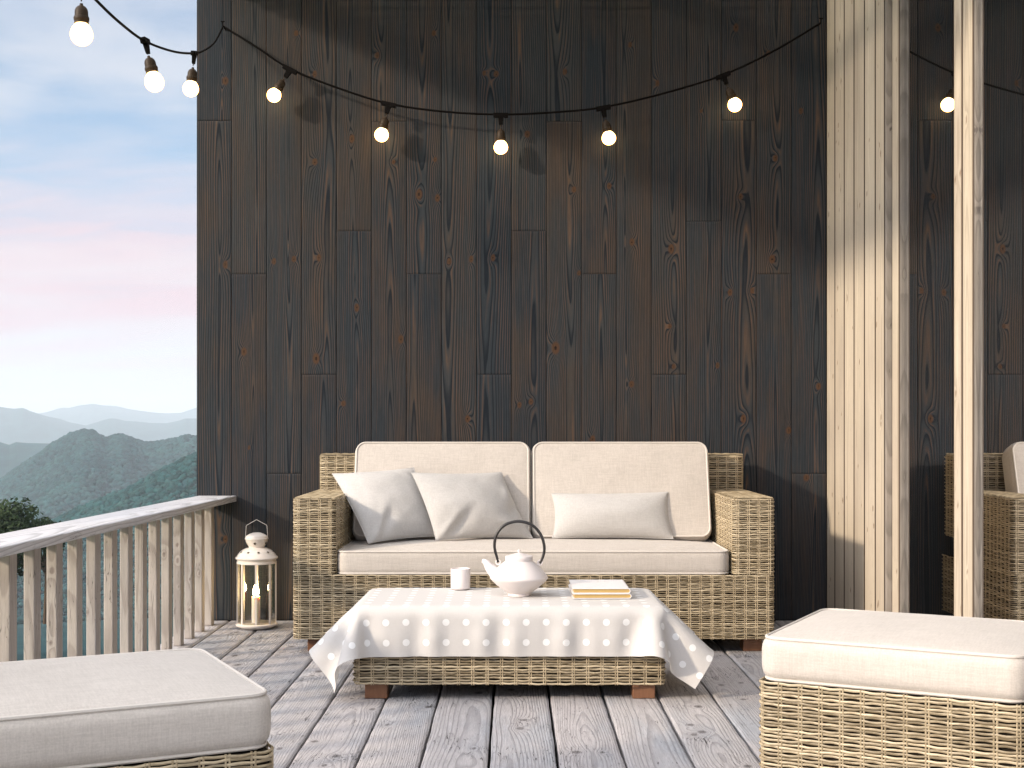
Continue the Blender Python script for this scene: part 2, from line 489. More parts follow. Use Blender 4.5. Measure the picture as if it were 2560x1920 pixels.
def mat_cloth():
    m, t, p = new_mat('dotted_cloth')
    u = t.attr('ru'); v = t.attr('rv')
    P = .0655
    du = t.m('SUBTRACT', t.m('FRACT', t.m('DIVIDE', t.m('ADD', u, 10.0), P)), .5)
    dv = t.m('SUBTRACT', t.m('FRACT', t.m('DIVIDE', t.m('ADD', v, -.0135), P)), .5)
    d = t.m('SQRT', t.m('ADD', t.m('MULTIPLY', du, du), t.m('MULTIPLY', dv, dv)))
    dot = t.ss(d, .184, .166)
    wx = t.noise(t.comb(t.m('MULTIPLY', u, 40), t.m('MULTIPLY', v, 700), 0.0), 1, 2, .6)
    wy = t.noise(t.comb(t.m('MULTIPLY', u, 700), t.m('MULTIPLY', v, 40), 3.0), 1, 2, .6)
    w = t.m('ADD', wx, wy)
    k = t.m('ADD', .88, t.m('MULTIPLY', w, .12))
    c = t.mix(dot, (.665, .642, .617), (.93, .93, .92))
    c = t.mix(1.0, c, t.comb(k, k, k), 'MULTIPLY')
    t.put(p.inputs['Base Color'], c)
    p.inputs['Roughness'].default_value = .75
    p.inputs['Specular IOR Level'].default_value = .25
    p.inputs['Sheen Weight'].default_value = .2
    t.put(p.inputs['Normal'], t.bump(w, .12, .001))
    # thin cotton lets some light through
    out = t.n['Material Output']
    tr = t.new('ShaderNodeBsdfTranslucent'); t.put(tr.inputs[0], c)
    mx = t.new('ShaderNodeMixShader'); mx.inputs[0].default_value = .18
    t.l.new(p.outputs[0], mx.inputs[1]); t.l.new(tr.outputs[0], mx.inputs[2]); t.l.new(mx.outputs[0], out.inputs[0])
    return m
M_CLOTH = mat_cloth()
M_CERAMIC = mat_plain('pale_ceramic', (.74, .68, .66), .34, .5, vary=.02, scale=12)
M_LID = M_CERAMIC
M_BLACK = mat_plain('black_handle', (.012, .010, .010), .35, .5)
def mat_canvas():
    m, t, p = new_mat('cream_canvas')
    w = t.noise(t.new('ShaderNodeTexCoord').outputs['Object'], 120, 2)
    c = t.mix(w, (.78, .76, .72), (.86, .84, .80))
    d = t.new('ShaderNodeBsdfDiffuse'); tr = t.new('ShaderNodeBsdfTranslucent'); t.put(d.inputs[0], c); t.put(tr.inputs[0], c)
    mx = t.new('ShaderNodeMixShader'); mx.inputs[0].default_value = .6
    t.l.new(d.outputs[0], mx.inputs[1]); t.l.new(tr.outputs[0], mx.inputs[2]); t.n.remove(p)
    t.l.new(mx.outputs[0], t.n['Material Output'].inputs[0])
    return m
M_CANVAS = mat_canvas()
M_BOOK = mat_plain('white_cover', (.80, .78, .78), .35, .5, vary=.02)
M_ENAMEL = mat_plain('cream_enamel', (.76, .70, .64), .32, .5, vary=.03, scale=20)
M_CORD = mat_plain('brown_cord', (.004, .003, .0025), .7, .08)
M_SOCKET = mat_plain('brown_socket', (.034, .021, .010), .5, .2)
M_STEEL = mat_plain('dull_steel', (.35, .33, .31), .4, .5, metal=.9)

def mat_pages():
    m, t, p = new_mat('gilded_pages')
    z = t.xyz(t.new('ShaderNodeTexCoord').outputs['Object'])
    n = t.noise(t.comb(t.m('MULTIPLY', z[0], 3), t.m('MULTIPLY', z[1], 3), t.m('MULTIPLY', z[2], 900)), 1, 2)
    c = t.mix(n, (.40, .25, .075), (.62, .43, .16))
    t.put(p.inputs['Base Color'], c); p.inputs['Roughness'].default_value = .45
    return m
M_PAGES = mat_pages()

def mat_emit(name, col, strength, rim=None):
    m, t, p = new_mat(name)
    t.n.remove(p)
    e = t.new('ShaderNodeEmission'); e.inputs[1].default_value = strength
    if rim:
        lw = t.new('ShaderNodeLayerWeight'); lw.inputs[0].default_value = .35
        t.put(e.inputs[0], t.mix(t.ss(lw.outputs['Facing'], .30, .85), col, rim))
    else: t.put(e.inputs[0], col)
    t.l.new(e.outputs[0], t.n['Material Output'].inputs[0])
    return m
M_BULB = mat_emit('lit_bulb', (1.0, .76, .42), 6.5, (1.0, .40, .035))
M_FLAME = mat_emit('flame', (1.0, .74, .38), 60.0)

def mat_wax():
    m, t, p = new_mat('wax')
    t.put(p.inputs['Base Color'], (.80, .74, .66)); p.inputs['Roughness'].default_value = .5
    p.inputs['Subsurface Weight'].default_value = .5
    p.inputs['Subsurface Radius'].default_value = (.02, .012, .006); p.inputs['Subsurface Scale'].default_value = 1.0
    return m
M_WAX = mat_wax()

def mat_thin_glass(name, refl, tint=(1, 1, 1)):
    m, t, p = new_mat(name); t.n.remove(p)
    tr = t.new('ShaderNodeBsdfTransparent'); t.put(tr.inputs[0], tint)
    gl = t.new('ShaderNodeBsdfGlossy'); gl.inputs['Roughness'].default_value = .02
    fr = t.new('ShaderNodeFresnel'); fr.inputs[0].default_value = 1.5
    mx = t.new('ShaderNodeMixShader')
    t.put(mx.inputs[0], t.m('ADD', t.m('MULTIPLY', fr.outputs[0], .9), refl, clamp=True))
    t.l.new(tr.outputs[0], mx.inputs[1]); t.l.new(gl.outputs[0], mx.inputs[2])
    t.l.new(mx.outputs[0], t.n['Material Output'].inputs[0])
    return m
M_PANE = mat_thin_glass('lantern_glass', .03, (.97, .96, .93))

def mat_door_glass():
    """solar-control glazing: a dark room behind a strongly reflecting coat"""
    m, t, p = new_mat('coated_glazing')
    t.put(p.inputs['Base Color'], (.010, .011, .012)); p.inputs['Roughness'].default_value = .0
    gl = t.new('ShaderNodeBsdfGlossy'); gl.inputs['Roughness'].default_value = .0
    t.put(gl.inputs[0], (.97, .98, 1.0))
    mx = t.new('ShaderNodeMixShader'); mx.inputs[0].default_value = .74
    t.l.new(p.outputs[0], mx.inputs[1]); t.l.new(gl.outputs[0], mx.inputs[2])
    t.l.new(mx.outputs[0], t.n['Material Output'].inputs[0])
    return m
M_GLAZ = mat_door_glass()

def mat_land(name, a, b, c, scale):
    m, t, p = new_mat(name)
    co = t.new('ShaderNodeTexCoord').outputs['Object']
    n = t.noise(co, scale, 6, .62); n2 = t.noise(co, scale * 7, 4, .6); tn = t.attr('tone')
    k = t.mix(t.ss(n, .35, .65), a, b)
    k = t.mix(t.m('MULTIPLY', t.ss(n2, .45, .7), .6), k, c)
    q = t.m('ADD', .45, t.m('MULTIPLY', tn, 1.1))
    k = t.mix(1.0, k, t.comb(q, q, q), 'MULTIPLY')
    t.put(p.inputs['Base Color'], k); p.inputs['Roughness'].default_value = .9
    p.inputs['Specular IOR Level'].default_value = .1
    return m
M_HILL = mat_land('wooded_hill', (.009, .034, .038), (.015, .050, .050), (.026, .057, .052), .012)
M_CROWN = mat_land('forest_crowns', (.006, .030, .033), (.012, .048, .046), (.026, .058, .048), .01)
M_GRASS = mat_land('meadow', (.06, .10, .025), (.10, .14, .035), (.12, .13, .05), .25)
M_LEAF = mat_land('tree_leaves', (.018, .032, .014), (.032, .050, .022), (.050, .058, .026), .5)
M_BARK = mat_plain('bark', (.09, .065, .045), .9, .1, vary=.3, scale=6)

# ------------------------------------------------------------------ hills, valley and forest
def TD(xd): return (xd * 1.1573 - 1283) / 3300
RIDGES = [  # distance, width in front, width behind, base height, silhouette (picture x -> tangent, height tangent)
    dict(Y=13000, wf=1800, wb=1500, base=-200, pts=[(-300, 880), (-150, 889), (-60, 878), (0, 887), (50, 897), (85, 893), (105, 889), (130, 881), (150, 881), (170, 876), (200, 872), (225, 876), (250, 877), (280, 884), (330, 891), (360, 893), (390, 892), (425, 880), (470, 872), (560, 885), (700, 880)]),
    dict(Y=8500, wf=1300, wb=900, base=-200, pts=[(-300, 895), (-150, 876), (-60, 890), (0, 879), (30, 883), (50, 881), (65, 888), (100, 899), (130, 905), (150, 912), (185, 919), (205, 913), (225, 907), (237, 904), (250, 904), (270, 909), (300, 911), (330, 914), (360, 914), (385, 909), (400, 904), (425, 904), (500, 896), (700, 905)]),
    dict(Y=3600, wf=550, wb=500, base=-200, pts=[(-300, 940), (-150, 950), (-50, 946), (0, 955), (20, 961), (35, 955), (60, 957), (110, 958), (160, 975), (220, 1010), (700, 1040)]),
    dict(Y=2400, wf=500, wb=340, base=-200, pts=[(-300, 1055), (-100, 1050), (0, 1042), (40, 1015), (85, 985), (115, 962), (150, 942), (180, 933), (200, 935), (230, 952), (245, 946), (262, 942), (285, 951), (320, 962), (350, 957), (385, 951), (405, 945), (425, 948), (470, 940), (560, 960), (700, 950)]),
    dict(Y=1100, wf=225, wb=190, base=-200, pts=[(-300, 1180), (0, 1170), (110, 1135), (140, 1118), (170, 1103), (200, 1090), (240, 1075), (280, 1060), (310, 1042), (345, 1022), (380, 1006), (425, 985), (480, 960), (560, 935), (700, 930)]),
]
for r_ in RIDGES:
    r_['t'] = np.array([TD(p[0]) for p in r_['pts']]); r_['e'] = np.array([(922 - p[1]) * 1.1573 / 3300 for p in r_['pts']])

def land(t, Y):
    x = t * Y
    d = np.sqrt(x * x + Y * Y)
    z = -2.4 - 26 * np.clip((d - 6) / 190, 0, 1) ** .8 - 150 * np.clip((d - 150) / 1100, 0, 1) ** 1.1
    z = z + 6 * fbm(x / 260, Y / 260, 5) * np.clip((d - 300) / 600, 0, 1)
    zb = z
    for i, r in enumerate(RIDGES):
        Yi = r['Y'] * (1 + .05 * fbm(t * 9, t * 0 + i, 40 + i, 3))
        crest = H_EYE + np.interp(t, r['t'], r['e']) * Yi
        u = Y - Yi
        sp = fbm(x / 330 + 5 * i, Y / 700, 60 + i, 4)
        w = np.where(u < 0, r['wf'] * (1 + .55 * sp), r['wb'])
        g = np.exp(-(u / w) ** 2)
        zz = r['base'] + (crest - r['base']) * g + 18 * fbm(x / 150, Y / 150, 80 + i, 3) * g * (1 - g)
        z = np.maximum(z, zz)
    return z

tt = np.concatenate([np.linspace(-1.6, -.56, 110), np.linspace(-.555, -.10, 640), np.linspace(-.09, .9, 90)])
YY = np.concatenate([np.geomspace(25, 690, 60), np.linspace(700, 1320, 100), np.linspace(1340, 2800, 130), np.linspace(2830, 4300, 60), np.linspace(4350, 9300, 80), np.linspace(9400, 15000, 60)])
TT, YG = np.meshgrid(tt, YY, indexing='ij')
ZZ = land(TT, YG)
mb = MB()
mb.add(np.stack([TT * YG, YG, ZZ], -1).reshape(-1, 3), grid_faces(len(tt), len(YY)), tone=np.clip(.5 + .5 * fbm(TT * YG / 40, YG / 40, 7, 3), 0, 1).ravel())
tag(mb.build('hills', M_HILL), kind='structure')

# valley floor and slope right round the house
aa = np.linspace(0, 2 * PI, 97)[:-1]; rr = np.concatenate([np.linspace(0, 60, 31), np.geomspace(75, 13500, 60)])
AA, RR = np.meshgrid(aa, rr, indexing='ij')
zz = -2.5 - 26 * np.clip((RR - 6) / 190, 0, 1) ** .8 - 156 * np.clip((RR - 150) / 1100, 0, 1) ** 1.1
zz = zz + .25 * fbm(np.cos(AA) * RR / 3, np.sin(AA) * RR / 3, 3, 3) * np.clip(RR / 10, 0, 1) * (RR < 200)
mb = MB()
mb.add(np.stack([np.cos(AA) * RR, np.sin(AA) * RR, zz - np.clip((RR - 20) / 30, 0, 3)], -1).reshape(-1, 3), grid_faces(96, len(rr), wrap_u=True, flip=True), tone=.5)
tag(mb.build('ground', M_GRASS), kind='structure')

def ico(sub):
    import bmesh
    b = bmesh.new(); bmesh.ops.create_icosphere(b, subdivisions=sub, radius=1.0)
    b.verts.index_update()
    v = np.array([x.co[:] for x in b.verts]); f = np.array([[q.index for q in x.verts] for x in b.faces]); b.free()
    return v, f
IV, IF = ico(2)
def crowns(mb, n, t0, t1, y0, y1, r0, r1, seed, IV, IF):
    rg = np.random.default_rng(seed)
    t = rg.uniform(t0, t1, n); Y = np.sqrt(rg.uniform(y0 ** 2, y1 ** 2, n))
    z = land(t, Y)
    k = z > -165
    t, Y, z = t[k], Y[k], z[k]; n = len(t)
    rad = rg.uniform(r0, r1, n) * rg.uniform(.75, 1.15, n)
    V = IV[None] * (1 + rg.uniform(-.22, .22, (n, len(IV), 1)))
    V = V * rad[:, None, None] * np.array([1, 1, .85]) + np.stack([t * Y, Y, z + rad * .35], -1)[:, None]
    F = (IF[None] + (np.arange(n) * len(IV))[:, None, None]).reshape(-1, 3)
    tn = np.clip(np.repeat(rg.uniform(0, 1, n), len(IV)) + .0, 0, 1)
    mb.add(V.reshape(-1, 3), F, tone=tn)
mb = MB()
crowns(mb, 9500, -.41, -.225, 780, 1210, 1.6, 3.2, 1, IV, IF)
crowns(mb, 13000, -.41, -.225, 1750, 2520, 2.8, 5.6, 2, IV, IF)
IV1, IF1 = ico(1)
for k, (a, b) in enumerate(((-.56, -.41), (-.225, -.08))):
    crowns(mb, 6000, a, b, 780, 1210, 1.8, 3.6, 11 + k, IV1, IF1)
    crowns(mb, 8000, a, b, 1750, 2520, 3.0, 6.0, 21 + k, IV1, IF1)
tag(mb.build('forest', M_CROWN, sharp=False), kind='stuff')

def leafy_tree(x, y, ztop, h, rad, seed, label, n=2600, leaf=.36):
    rg = np.random.default_rng(seed)
    root = thing('tree', label, 'tree', (x, y, ztop - h), 0, 'trees below the deck railing')
    mb = MB()
    P = smooth_path([(0, 0, -1.5), (.1, .05, h * .3), (-.1, 0, h * .6), (0, .1, h * .9)], 14)
    tube(mb, P, np.linspace(h * .03, h * .008, 14), 8)
    cl = []
    for i in range(16):
        a = rg.uniform(0, 2 * PI); e = rg.uniform(-.2, 1.2); q = rad * rg.uniform(.35, .85)
        c = np.array([math.cos(a) * math.cos(e) * q, math.sin(a) * math.cos(e) * q, h - rad + math.sin(e) * q * .9])
        cl.append((c, rad * rg.uniform(.28, .5)))
        b = np.array([0, 0, h * rg.uniform(.35, .6)])
        tube(mb, smooth_path([b, (b + c) / 2 + [0, 0, -.1 * rad], c], 7), np.linspace(h * .012, h * .003, 7), 5)
    cl.append((np.array([0, 0, h - rad * .5]), rad * .5))
    mb.build('trunk', M_BARK, root)
    mb = MB()
    w = np.array([r for _, r in cl]) ** 2; w = w / w.sum()
    k = rg.choice(len(cl), n, p=w)
    d = rg.normal(size=(n, 3)); d /= np.linalg.norm(d, axis=1, keepdims=True)
    rr_ = np.array([c[1] for c in cl])[k] * rg.uniform(.55, 1.05, n)
    C = np.array([c[0] for c in cl])[k] + d * rr_[:, None]
    nn = d + rg.normal(size=(n, 3)) * .6; nn /= np.linalg.norm(nn, axis=1, keepdims=True)
    u = np.cross(nn, rg.normal(size=(n, 3))); u /= np.linalg.norm(u, axis=1, keepdims=True); v = np.cross(nn, u)
    s = leaf * rg.uniform(.6, 1.3, (n, 1))
    V = np.stack([C - u * s, C + v * s * .55, C + u * s, C - v * s * .55], 1).reshape(-1, 3)
    mb.add(V, np.arange(n * 4).reshape(n, 4), tone=np.repeat(np.clip(np.repeat(rg.uniform(0, 1, len(cl)), 1)[k] * .6 + rg.uniform(0, .4, n), 0, 1), 4))
    mb.build('crown', M_LEAF, root, smooth=False)
    return root
def at(xd, yd, D):
    """direction read off the photograph, carried out to a real distance D"""
    return ((xd * 1.1573 - 1283) * D / 3300, D, H_EYE - (yd * 1.1573 - 1067) * D / 3300)
_p = at(8, 1079, 105); leafy_tree(_p[0], _p[1], _p[2], 12, 4.3, 5, 'tallest dark green tree at the left edge, rising over the handrail', 9000, .20)
_p = at(-75, 1095, 112); leafy_tree(_p[0], _p[1], _p[2], 10, 4.2, 6, 'dark green tree partly past the left edge, behind the tallest one', 7000, .20)
_p = at(98, 1118, 118); leafy_tree(_p[0], _p[1], _p[2], 8, 2.4, 8, 'smaller darker tree just right of the tallest tree, below the hillside', 6000, .18)

# haze: even thin air from the deck out past the last ridge
mb = MB(); box(mb, -16000, 16000, -14500, 16500, -420, 380)
haze = mb.build('haze', [], None, smooth=False)
tag(haze, kind='stuff')
hm = bpy.data.materials.new('thin_haze'); hm.use_nodes = True
ht = NT(hm.node_tree); ht.n.clear()
hv = ht.new('ShaderNodeVolumePrincipled')
ht.put(hv.inputs['Color'], (.84, .93, 1.0))
hv.inputs['Density'].default_value = 1.05e-4
hv.inputs['Anisotropy'].default_value = 0.0
ho = ht.new('ShaderNodeOutputMaterial'); ht.l.new(hv.outputs[0], ho.inputs['Volume'])
haze.data.materials.append(hm)

# ------------------------------------------------------------------ dark board wall behind the sofa
WY = 6.14; PXW = WY / 3300
WX0 = -1.473; BW = .1628; WTOP = 2.96
def zw(yd): return H_EYE - (yd * 1.1573 - 1067) * PXW
def xw(xd): return (xd * 1.1573 - 1283) * PXW
JOINTS = {0: [261], 1: [592], 2: [1023], 3: [809], 4: [499], 5: [262], 6: [592], 7: [1290], 8: [809], 9: [499], 10: [262], 11: [592], 12: [-20],
          13: [809], 14: [478], 15: [260], 16: [592], 17: [1023]}
KN = [(487, 175, 13), (905, 420, 14), (945, 428, 11), (680, 160, 9), (640, 72, 10), (487, 572, 10), (592, 565, 9), (635, 560, 10), (689, 557, 9), (527, 760, 12),
      (683, 775, 14), (538, 967, 6), (1046, 158, 8), (1072, 160, 11), (970, 565, 9), (1018, 560, 9), (1065, 557, 9), (1240, 410, 10),
      (1251, 590, 9), (1200, 752, 17), (760, 300, 11), (1139, 290, 12), (1220, 155, 9), (1180, 655, 8), (1147, 868, 10), (1122, 875, 9),
      (742, 872, 10), (771, 665, 10), (850, 350, 8), (866, 733, 11), (1361, 97, 8), (1365, 523, 11), (1364, 830, 11), (1316, 402, 10),
      (1450, 538, 12), (1447, 705, 8), (1455, 792, 8), (1577, 632, 10), (1625, 628, 9), (1668, 560, 13), (1600, 425, 9), (1675, 342, 9),
      (1704, 930, 12), (1768, 835, 11), (1606, 905, 11), (1742, 1032, 12), (487, 1165, 10), (680, 350, 12), (937, 72, 9), (940, 345, 8),
      (1420, 180, 9), (1590, 60, 11), (1730, 240, 9), (1515, 240, 6), (1660, 115, 9), (815, 120, 9), (1010, 905, 11), (1280, 950, 11), (1550, 790, 8)]
mb = MB()
for i in range(18):
    x0 = WX0 + i * BW
    zs = [0.0] + sorted(zw(j) for j in JOINTS.get(i, [])) + [WTOP]
    zs = [z for z in zs if 0 <= z <= WTOP]
    for k in range(len(zs) - 1):
        a, b = zs[k], zs[k + 1]
        kk = []
        for (kx, ky, kr) in KN:
            X, Z = xw(kx), zw(ky)
            if x0 + .004 < X < x0 + BW - .004 and a < Z < b: kk.append((X - x0 - BW / 2, Z - a, kr * .00113))
        board(mb, (x0 + .0010, WY, a + .0006), (1, 0, 0), (0, 0, 1), BW - .0020, b - a - .0012, 100 + i * 7 + k, .0055, .011, knots=kk,
              ring=.0082, slope=.013, edge=.0010, thick=.018)
box(mb, WX0 + .003, 1.60, WY + .0175, WY + .26, -.25, WTOP, 1)
wall_back = mb.build('board_wall', [M_WALL, M_DARKBACK], None)
tag(wall_back, 'tall dark charred-timber board wall standing behind the wicker sofa', 'wall')

# ------------------------------------------------------------------ pale board wall on the right
SX = 1.458
mb = MB()
De = [6.138, 5.980, 5.811, 5.644, 5.477, 5.313, 5.180]
for i in range(6):
    w = De[i] - De[i + 1]
    board(mb, (SX, De[i] - .001, 0.0), (0, -1, 0), (0, 0, 1), w - .008, WTOP, 400 + i, .006, .010, nk=3.2, kr=(.005, .010), ring=.014, slope=.012, edge=.0022, thick=.016, groove=1)
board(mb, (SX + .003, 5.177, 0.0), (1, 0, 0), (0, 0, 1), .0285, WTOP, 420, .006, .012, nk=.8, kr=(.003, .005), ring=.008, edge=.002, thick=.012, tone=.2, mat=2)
box(mb, SX + .0155, 1.70, 5.19, 6.155, -.25, WTOP, 1)
tag(mb.build('pale_board_wall', [M_PINE, M_DARKBACK, M_PINE_SHADE], None), 'narrow sunlit wall of pale knotty vertical boards beside the glass door', 'wall')

# ------------------------------------------------------------------ glass door
door = thing('glass_door', 'floor to ceiling glass sliding door in a pale timber frame, mirroring the sofa', 'door', (1.5, 4.0, 0))
def dpart(name, parts, mats=(M_PINE, M_PINE_SHADE)):
    mb = MB()
    for f in parts: f(mb)
    o = mb.build(name, list(mats), door); o.matrix_parent_inverse = Matrix.Translation((-1.5, -4.0, 0)); return o
def vpost(x0, ya, yb, x1, seed, split=None, z0=0.0, z1=WTOP):
    """upright of the frame: faces to the deck (-x) and to the camera (-y)"""
    def f(mb):
        ys = [yb] + ([split] if split else []) + [ya]
        for i in range(len(ys) - 1):
            board(mb, (x0, ys[i], z0), (0, -1, 0), (0, 0, 1), ys[i] - ys[i + 1] - (.007 if i < len(ys) - 2 else 0), z1 - z0, seed + i, .008, .014, nk=1.6, kr=(.005, .009), ring=.012, slope=.012, edge=.003, thick=.014, groove=.9)
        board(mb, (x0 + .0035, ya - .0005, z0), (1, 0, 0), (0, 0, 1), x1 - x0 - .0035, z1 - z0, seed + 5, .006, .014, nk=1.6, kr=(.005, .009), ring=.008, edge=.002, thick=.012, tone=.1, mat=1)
        box(mb, x0 + .013, x1, ya + .004, yb - .001, z0, z1, 0, tone=.3)
    return f
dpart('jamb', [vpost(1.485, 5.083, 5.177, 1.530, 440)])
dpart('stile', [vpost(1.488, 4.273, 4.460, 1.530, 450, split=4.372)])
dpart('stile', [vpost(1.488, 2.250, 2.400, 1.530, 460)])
def rail_(x0, x1, y0, y1, z0, z1, seed):
    def f(mb):
        board(mb, (x0, y1, z0), (0, 0, 1), (0, -1, 0), z1 - z0, y1 - y0, seed, .02, .02, tone=.3, thick=.01)
        box(mb, x0 + .006, x1, y0, y1, z0, z1 - .001, 0, tone=.4)
    return f
dpart('bottom_rail', [rail_(1.492, 1.54, 4.462, 5.082, .002, .17, 470)])
dpart('bottom_rail', [rail_(1.492, 1.54, 2.402, 4.271, .002, .17, 471)])
dpart('top_rail', [rail_(1.492, 1.54, 2.402, 5.082, 2.78, WTOP, 472)])
dpart('pane', [lambda mb: box(mb, 1.506, 1.516, 4.455, 5.086, .165, 2.79)], (M_GLAZ,))
dpart('pane', [lambda mb: box(mb, 1.506, 1.516, 2.395, 4.279, .165, 2.79)], (M_GLAZ,))
dpart('pane', [lambda mb: box(mb, 1.506, 1.516, .55, 2.254, .165, 2.79)], (M_GLAZ,))
dpart('bottom_rail', [rail_(1.492, 1.54, .55, 2.248, .002, .17, 473)])

# ------------------------------------------------------------------ deck
DL = [-1.47, -1.318, -1.138, -.958, -.78, -.60, -.422, -.249, -.066, .12, .302, .482, .667, .85, 1.03, 1.21, 1.39, 1.575]
mb = MB()
for i in range(len(DL) - 1):
    board(mb, (DL[i] + .004, -.9, 0), (1, 0, 0), (0, 1, 0), DL[i + 1] - DL[i] - .008, 7.036, 500 + i * 3, .007, .013, nk=3.4, kr=(.007, .015),
          ring=.0068, slope=.010, edge=.006, edge_noise=.0025, thick=.03)
box(mb, -1.46, 1.57, -.89, 6.139, -.16, -.032, 1)
for y in np.arange(-.6, 6.2, 1.7):
    for x in (-1.35, 0.05, 1.45): box(mb, x - .06, x + .06, y - .06, y + .06, -4.0, -.161, 1)
tag(mb.build('deck', [M_DECK, M_DARKBACK], None), kind='structure')

# ------------------------------------------------------------------ unseen roof over the deck's back, slatted to thin its shade on the walls
mb = MB()
for i in range(62):
    y = 3.42 + i * .050
    box(mb, -1.43, 2.3, y, y + .025, WTOP + .012, WTOP + .024, 0, tone=(i * .37) % 1)
for x in (-1.36, .40, 2.16): box(mb, x, x + .07, 3.40, 6.50, WTOP + .025, WTOP + .13, 0, tone=.4)
tag(mb.build('roof', [M_PINE], None), 'unseen timber roof over the rear of the deck above the walls, slatted to thin its shade', 'roof')

# ------------------------------------------------------------------ railing
rail = thing('railing', 'weathered grey timber balustrade along the left edge of the deck', 'railing', (-1.38, 3.2, 0))
def rpart(name, mb, mats):
    o = mb.build(name, mats, rail); o.matrix_parent_inverse = Matrix.Translation((1.38, -3.2, 0)); return o
def ztop(y): return .580 + (6.13 - y) * .0064
mb = MB()
y0, y1 = .1, 6.136
vv = np.array([0, y1 - y0, ztop(y1) - ztop(y0)]); LL = np.linalg.norm(vv)
board(mb, (-1.462, y0, ztop(y0)), (1, 0, 0), tuple(vv / LL), .175, LL, 601, .006, .012, nk=1.6, kr=(.005, .01), ring=.010, slope=.02, edge=.003, edge_noise=.001, thick=.024)
mb.add([(-1.460, y0, ztop(y0) - .024), (-1.289, y0, ztop(y0) - .024), (-1.289, y1, ztop(y1) - .024), (-1.460, y1, ztop(y1) - .024)], [[3, 2, 1, 0]], tone=.5)
rpart('handrail', mb, [M_CAP])
for k in range(31):
    y = 5.964 - .1838 * k
    mb = MB()
    zt = ztop(y) - .026
    rg = np.random.default_rng(700 + k)
    board(mb, (-1.394, y, .001), (1, 0, 0), (0, 0, 1), .031, zt, 700 + k, .003, .010, nk=1.1, kr=(.004, .008), ring=.009, edge=.0015, thick=.050)
    mb.add([(-1.394, y + .05, 0), (-1.363, y + .05, 0), (-1.363, y + .05, zt), (-1.394, y + .05, zt)], [[3, 2, 1, 0]], tone=.5)
    rpart('baluster', mb, [M_RAIL])

# added canvas screen out of view: shades the left footstool and glows as fill
scr = thing('added_shade_screen', 'unseen cream canvas screen on posts outside the near left corner of the railing, added to shade the left footstool', 'added_shade_screen', (-1.55, 1.8, 0))
IS = Matrix.Translation((1.55, -1.8, 0))
ya = np.linspace(.62, 2.62, 41); za = np.linspace(.08, 1.02, 20)
YA, ZA = np.meshgrid(ya, za, indexing='ij')
mb = MB(); mb.add(np.stack([-1.545 + .012 * fbm(YA * 2, ZA * 2, 3, 2), YA, ZA], -1).reshape(-1, 3), grid_faces(41, 20))
o = mb.build('canvas', [M_CANVAS], scr); o.matrix_parent_inverse = IS
for y in (.60, 1.62, 2.64):
    mb = MB(); box(mb, -1.60, -1.565, y - .02, y + .02, -3.2, 1.06, 0, .004, tone=.5)
    o = mb.build('post', [M_RAIL], scr); o.matrix_parent_inverse = IS

# ------------------------------------------------------------------ wicker
def plan_path(corners, rad, ds=.0075, closed=False, z=0.0):
    """polyline in plan with rounded corners, resampled evenly; returns points and outward normals (right of travel)"""
    c = [np.array(p, float) for p in corners]; n = len(c); pts = []
    for i in range(n):
        if not closed and i in (0, n - 1): pts.append(c[i]); continue
        a, b, d = c[i - 1], c[i], c[(i + 1) % n]
        u = (a - b) / np.linalg.norm(a - b); v = (d - b) / np.linalg.norm(d - b)
        ang = math.acos(np.clip(u.dot(v), -1, 1)); L = rad / math.tan(ang / 2)
        p0, p1 = b + u * L, b + v * L
        ctr = b + (u + v) / np.linalg.norm(u + v) * rad / math.sin(ang / 2)
        for t in np.linspace(0, 1, 7):
            q = p0 * (1 - t) + p1 * t; q = ctr + (q - ctr) / np.linalg.norm(q - ctr) * rad
            pts.append(q)
    if closed: pts.append(pts[0])
    P = np.array(pts); s = np.concatenate([[0], np.cumsum(np.linalg.norm(np.diff(P, axis=0), axis=1))])
    k = max(2, int(round(s[-1] / ds))) + 1
    t = np.linspace(0, s[-1], k)
    Q = np.stack([np.interp(t, s, P[:, 0]), np.interp(t, s, P[:, 1])], 1)
    T = np.gradient(Q, axis=0)
    if closed: T[0] = T[-1] = Q[1] - Q[-2]
    T /= np.linalg.norm(T, axis=1, keepdims=True)
    N = np.stack([T[:, 1], -T[:, 0], np.zeros(k)], 1)
    return np.concatenate([Q, np.full((k, 1), z)], 1), N, t

